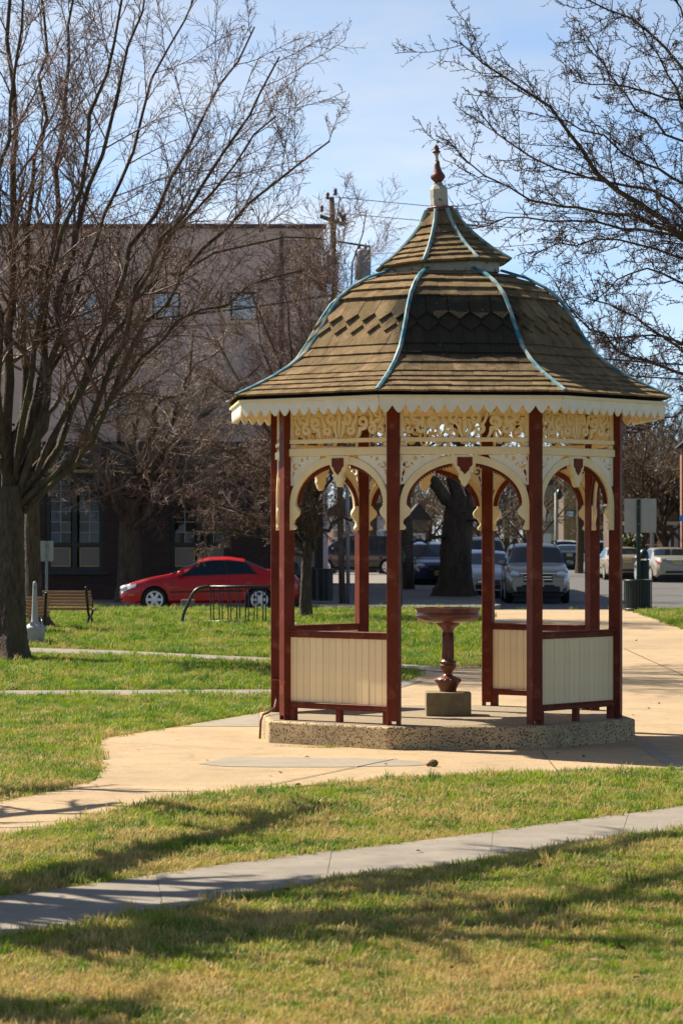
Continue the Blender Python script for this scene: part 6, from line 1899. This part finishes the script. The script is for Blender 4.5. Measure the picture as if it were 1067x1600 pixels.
# street lamp beyond the gazebo
b = Vector((fx(868, 120.0), 120.0, 0.3)); sl_ = empty('street_lamp', b); tag(sl_, 'slim street lamp with dark hanging head, seen through the right arch', 'street lamp')
zt_ = fz(770, 120) - 0.3
MB().tube([(0, 0, 0), (0, 0, zt_)], 0.055, 8).build('pole', M['palegreen'], sl_, smooth=True)
MB().tube([(0, 0, zt_ - 0.1), (0.08, 0, zt_ + 0.1), (0.2, 0, zt_ + 0.14)], 0.03, 6).build('arm', M['black'], sl_, smooth=True)
auto_smooth(MB().lathe([(0.02, zt_ - 0.28), (0.12, zt_ - 0.2), (0.16, zt_ - 0.05), (0.08, zt_ + 0.1), (0.02, zt_ + 0.16)], 14, (0.13, 0, 0)).build('lamp_head', M['black'], sl_), 50)

# ------------------------------------------------------------------ far buildings
def simple_house(name, label, px0, px1, y, py_top, depth, wall, roof_m=None, roof_h=0.0, z0=0.3):
    x0, x1 = fx(px0, y), fx(px1, y); zt = fz(py_top, y)
    root = empty(name, ((x0 + x1) / 2, y, z0)); tag(root, label, 'house')
    w = x1 - x0; h = zt - z0
    MB().box((0, depth / 2, h / 2), (w, depth, h)).build('wall', wall, root)
    if roof_h:
        rf = MB().prism([(-w / 2 - 0.25, h), (w / 2 + 0.25, h), (0, h + roof_h)], -0.25, depth + 0.25, 'XZ').build('roof', roof_m or M['roofdark'], root)
        MB().box((w * 0.2, depth * 0.4, h + roof_h * 0.75), (0.5, 0.5, roof_h * 0.9)).build('chimney', M['brick2'], rf)
    return root, w, h
def add_window(root, x, z, w, h, frame=None, y=-0.03):
    f = MB()
    f.box((x, y, z + h / 2), (w + 0.12, 0.06, 0.07)); f.box((x, y, z - h / 2), (w + 0.12, 0.08, 0.07))
    for s in (-1, 1): f.box((x + s * w / 2, y, z), (0.07, 0.06, h))
    f.box((x, y, z), (w, 0.05, 0.04))
    wn_ = f.build('window', frame or M['offwhite'], root)
    for s in (-0.25, 0.25):
        MB().add([(x - w / 2, y + 0.012, z + s * h - h / 4), (x + w / 2, y + 0.012, z + s * h - h / 4), (x + w / 2, y + 0.012, z + s * h + h / 4), (x - w / 2, y + 0.012, z + s * h + h / 4)], [(0, 1, 2, 3)]).build('pane', M['glass'], wn_, fix=False)

Yh = 210.0
hs_, w, h = simple_house('timber_house', 'tall narrow house with yellow vertical boards, seen through the right arch', 880, 926, Yh, 735, 9, M['brownwall'], M['roofdark'], 1.4)
for k in range(13):
    x = -w / 2 + 0.10 + (w * 0.74) * k / 12
    MB().box((x, -0.04, h / 2), (w * 0.74 / 12 - 0.025, 0.06, h - 0.02)).build('board', M['siding'], hs_)
for x in (-w * 0.28, w * 0.10):
    add_window(hs_, x, fz(803, Yh) - 0.3, 0.55, 0.42, M['trim'], -0.10)
hs2, w, h = simple_house('clapboard_house', 'pale green house left of the yellow timber house', 846, 878, Yh + 6, 758, 9, M['palegreen'], M['roofdark'], 1.2)
for z in (0.3, 0.62): 
    for x in (-0.22, 0.22): add_window(hs2, x * w, z * h, 0.5, 0.8)
hs3, w, h = simple_house('white_building', 'white rendered building at the end of the side street, in the left arch', 500, 618, 150.0, 806, 8, M['whitewall'], M['roofdark'], 1.2)
for x in (-0.34, -0.12, 0.12, 0.34): add_window(hs3, x * w, h * 0.62, 0.7, 0.8)
MB().box((w * 0.12, -0.05, 0.95), (0.5, 0.06, 0.9)).build('red_door', M['redsign'], hs3)
hs4, w, h = simple_house('stone_building', 'low pale building behind the dark trunk, in the front arch', 640, 668, 160.0, 812, 8, M['stone'], M['roofdark'], 0.9)
add_window(hs4, 0, h * 0.6, 0.6, 0.7)
# brick porch house at the right
Yr = 138.0
hs5, w, h = simple_house('porch_house', 'brown house with white porch columns behind the parked cars at the right', 960, 1058, Yr, 790, 6, M['brownwall'], M['roofdark'], 0.7)
lc = Vector((hs5.location.x, Yr, 0.3))
for px in (975, 983, 991, 1013, 1050):
    MB().lathe([(0.13, 0), (0.13, 0.12), (0.09, 0.16), (0.085, 2.2), (0.12, 2.28), (0.12, 2.4)], 12, (fx(px, Yr) - lc.x, -1.5, 0)).build('column', M['whitewall'], hs5, smooth=True)
MB().box((0, -0.8, 2.48), (w + 0.2, 1.7, 0.16)).build('porch_roof', M['offwhite'], hs5)
MB().box((0, -0.8, 0.12), (w, 1.6, 0.24)).build('porch_floor', M['walk'], hs5)
for px in (1003, 1032): add_window(hs5, fx(px, Yr) - lc.x, 1.5, 0.8, 1.2)
hs6, w, h = simple_house('brick_house', 'orange brick house at the extreme right edge', 1064, 1180, 128.0, 700, 0.5, M['brick2'], M['roofdark'], 1.6)
add_window(hs6, w * 0.1, h * 0.4, 0.9, 1.3)
bs_ = MB().lathe([(0.001, -0.02), (0.17, -0.02), (0.17, 0.02), (0.001, 0.02)], 20, axis='Y', cap=False).build('disc', M['bluesign'])
bs_.name = 'round_sign'; bs_.location = pt(1067, 810, 127.6); tag(bs_, 'round blue sign on the orange brick wall at the right edge', 'sign')

# hedge by the porch
def hedge(label, px0, px1, y, py, depth, seed):
    rg = np.random.default_rng(seed)
    x0, x1 = fx(px0, y), fx(px1, y); h = fz(py, y) - 0.35
    n = 2600
    c = np.stack([rg.uniform(x0, x1, n), rg.uniform(-depth / 2, depth / 2, n) + y, 0.35 + h * np.sqrt(rg.random(n)) * (0.85 + 0.2 * np.sin(rg.uniform(0, 6, n)))], 1)
    a = rg.normal(size=(n, 3)); a /= np.linalg.norm(a, axis=1, keepdims=True)
    b = np.cross(a, rg.normal(size=(n, 3))); b /= np.linalg.norm(b, axis=1, keepdims=True)
    s = rg.uniform(0.05, 0.11, (n, 1))
    base = np.array([(x0 + x1) / 2, y, 0.35])
    v = np.stack([c - a * s, c + b * s * 0.6, c + a * s, c - b * s * 0.6], 1).reshape(-1, 3) - base
    q = np.arange(n * 4).reshape(-1, 4)
    root = empty('shrub', base); tag(root, label, 'shrub')
    link('foliage', np_mesh('foliage', v, q), M['hedge'], root)
    st = MB()
    for k in range(5): st.tube([((k - 2) * (x1 - x0) / 6, 0, -0.05), ((k - 2) * (x1 - x0) / 5, 0.05, h * 0.7)], 0.02, 5)
    st.build('stem', M['bark'], root)
hedge('yellow-green clipped shrub below the white sign, behind the parked cars', 962, 1000, 134.0, 838, 1.2, 5)

# ------------------------------------------------------------------ small things on the ground
b = gp(675, 1200)
sc_ = empty('seed_cone', b); tag(sc_, 'small brown seed cone lying on the sandy paving before the gazebo', 'seed cone')
bm = bmesh.new(); bmesh.ops.create_icosphere(bm, subdivisions=3, radius=0.035)
for v in bm.verts: v.co *= 1 + 0.16 * math.sin(v.co.x * 260) * math.sin(v.co.y * 240) * math.cos(v.co.z * 250); v.co.x *= 1.25
me = bpy.data.meshes.new('cone'); bm.to_mesh(me); bm.free()
link('cone', me, M['seedball'], sc_, (0.012, 0, 0.045)); MB().lathe([(0.001, -0.02), (0.02, -0.012), (0.022, 0.008), (0.001, 0.02)], 10).build('cap', M['deadleaf'], sc_, loc=(-0.035, 0.0, 0.033))
bm = bmesh.new(); bmesh.ops.create_icosphere(bm, subdivisions=2, radius=0.03)
for v in bm.verts: v.co *= 1 + 0.12 * math.sin(v.co.x * 90 + 1) * math.cos(v.co.y * 70); v.co.z *= 0.7
me = bpy.data.meshes.new('stone'); bm.to_mesh(me); bm.free(); me.shade_smooth()
o = link('stone', me, M['stone'], None, gp(983, 1566) + Vector((0, 0, 0.022))); tag(o, 'small rounded stone in the foreground grass at the lower right', 'stone')
lm = MB().add([(-0.03, -0.012, 0.004), (0, -0.02, 0.010), (0.03, 0, 0.004), (0.005, 0.018, 0.014), (-0.02, 0.012, 0.008)], [(0, 1, 2, 3, 4)]).mesh('leaf'); lm.materials.append(M['deadleaf'])
leaf_spots = [(655, 1336, 'dry leaf lying on the front footpath near its middle'), (602, 1198, 'dry leaf on the sandy paving left of the seed cone'), (300, 1185, 'dry leaf on the sandy paving near the left bend'),
              (215, 1176, 'dry leaf far left on the sandy paving'), (480, 1187, 'dry leaf on the grey paving band before the gazebo'), (870, 1181, 'dry leaf on the shaded paving below the right panel'), (150, 1232, 'dry leaf at the inner bend of the left path')]
for i, (px, py, lb) in enumerate(leaf_spots):
    o = link('leaf', lm, None, None, gp(px, py) + Vector((0, 0, 0.022)), random.uniform(0, 6.28)); o.rotation_euler[0] = random.uniform(-0.3, 0.3)
    tag(o, lb, 'leaf', 'dry leaves on the paving')
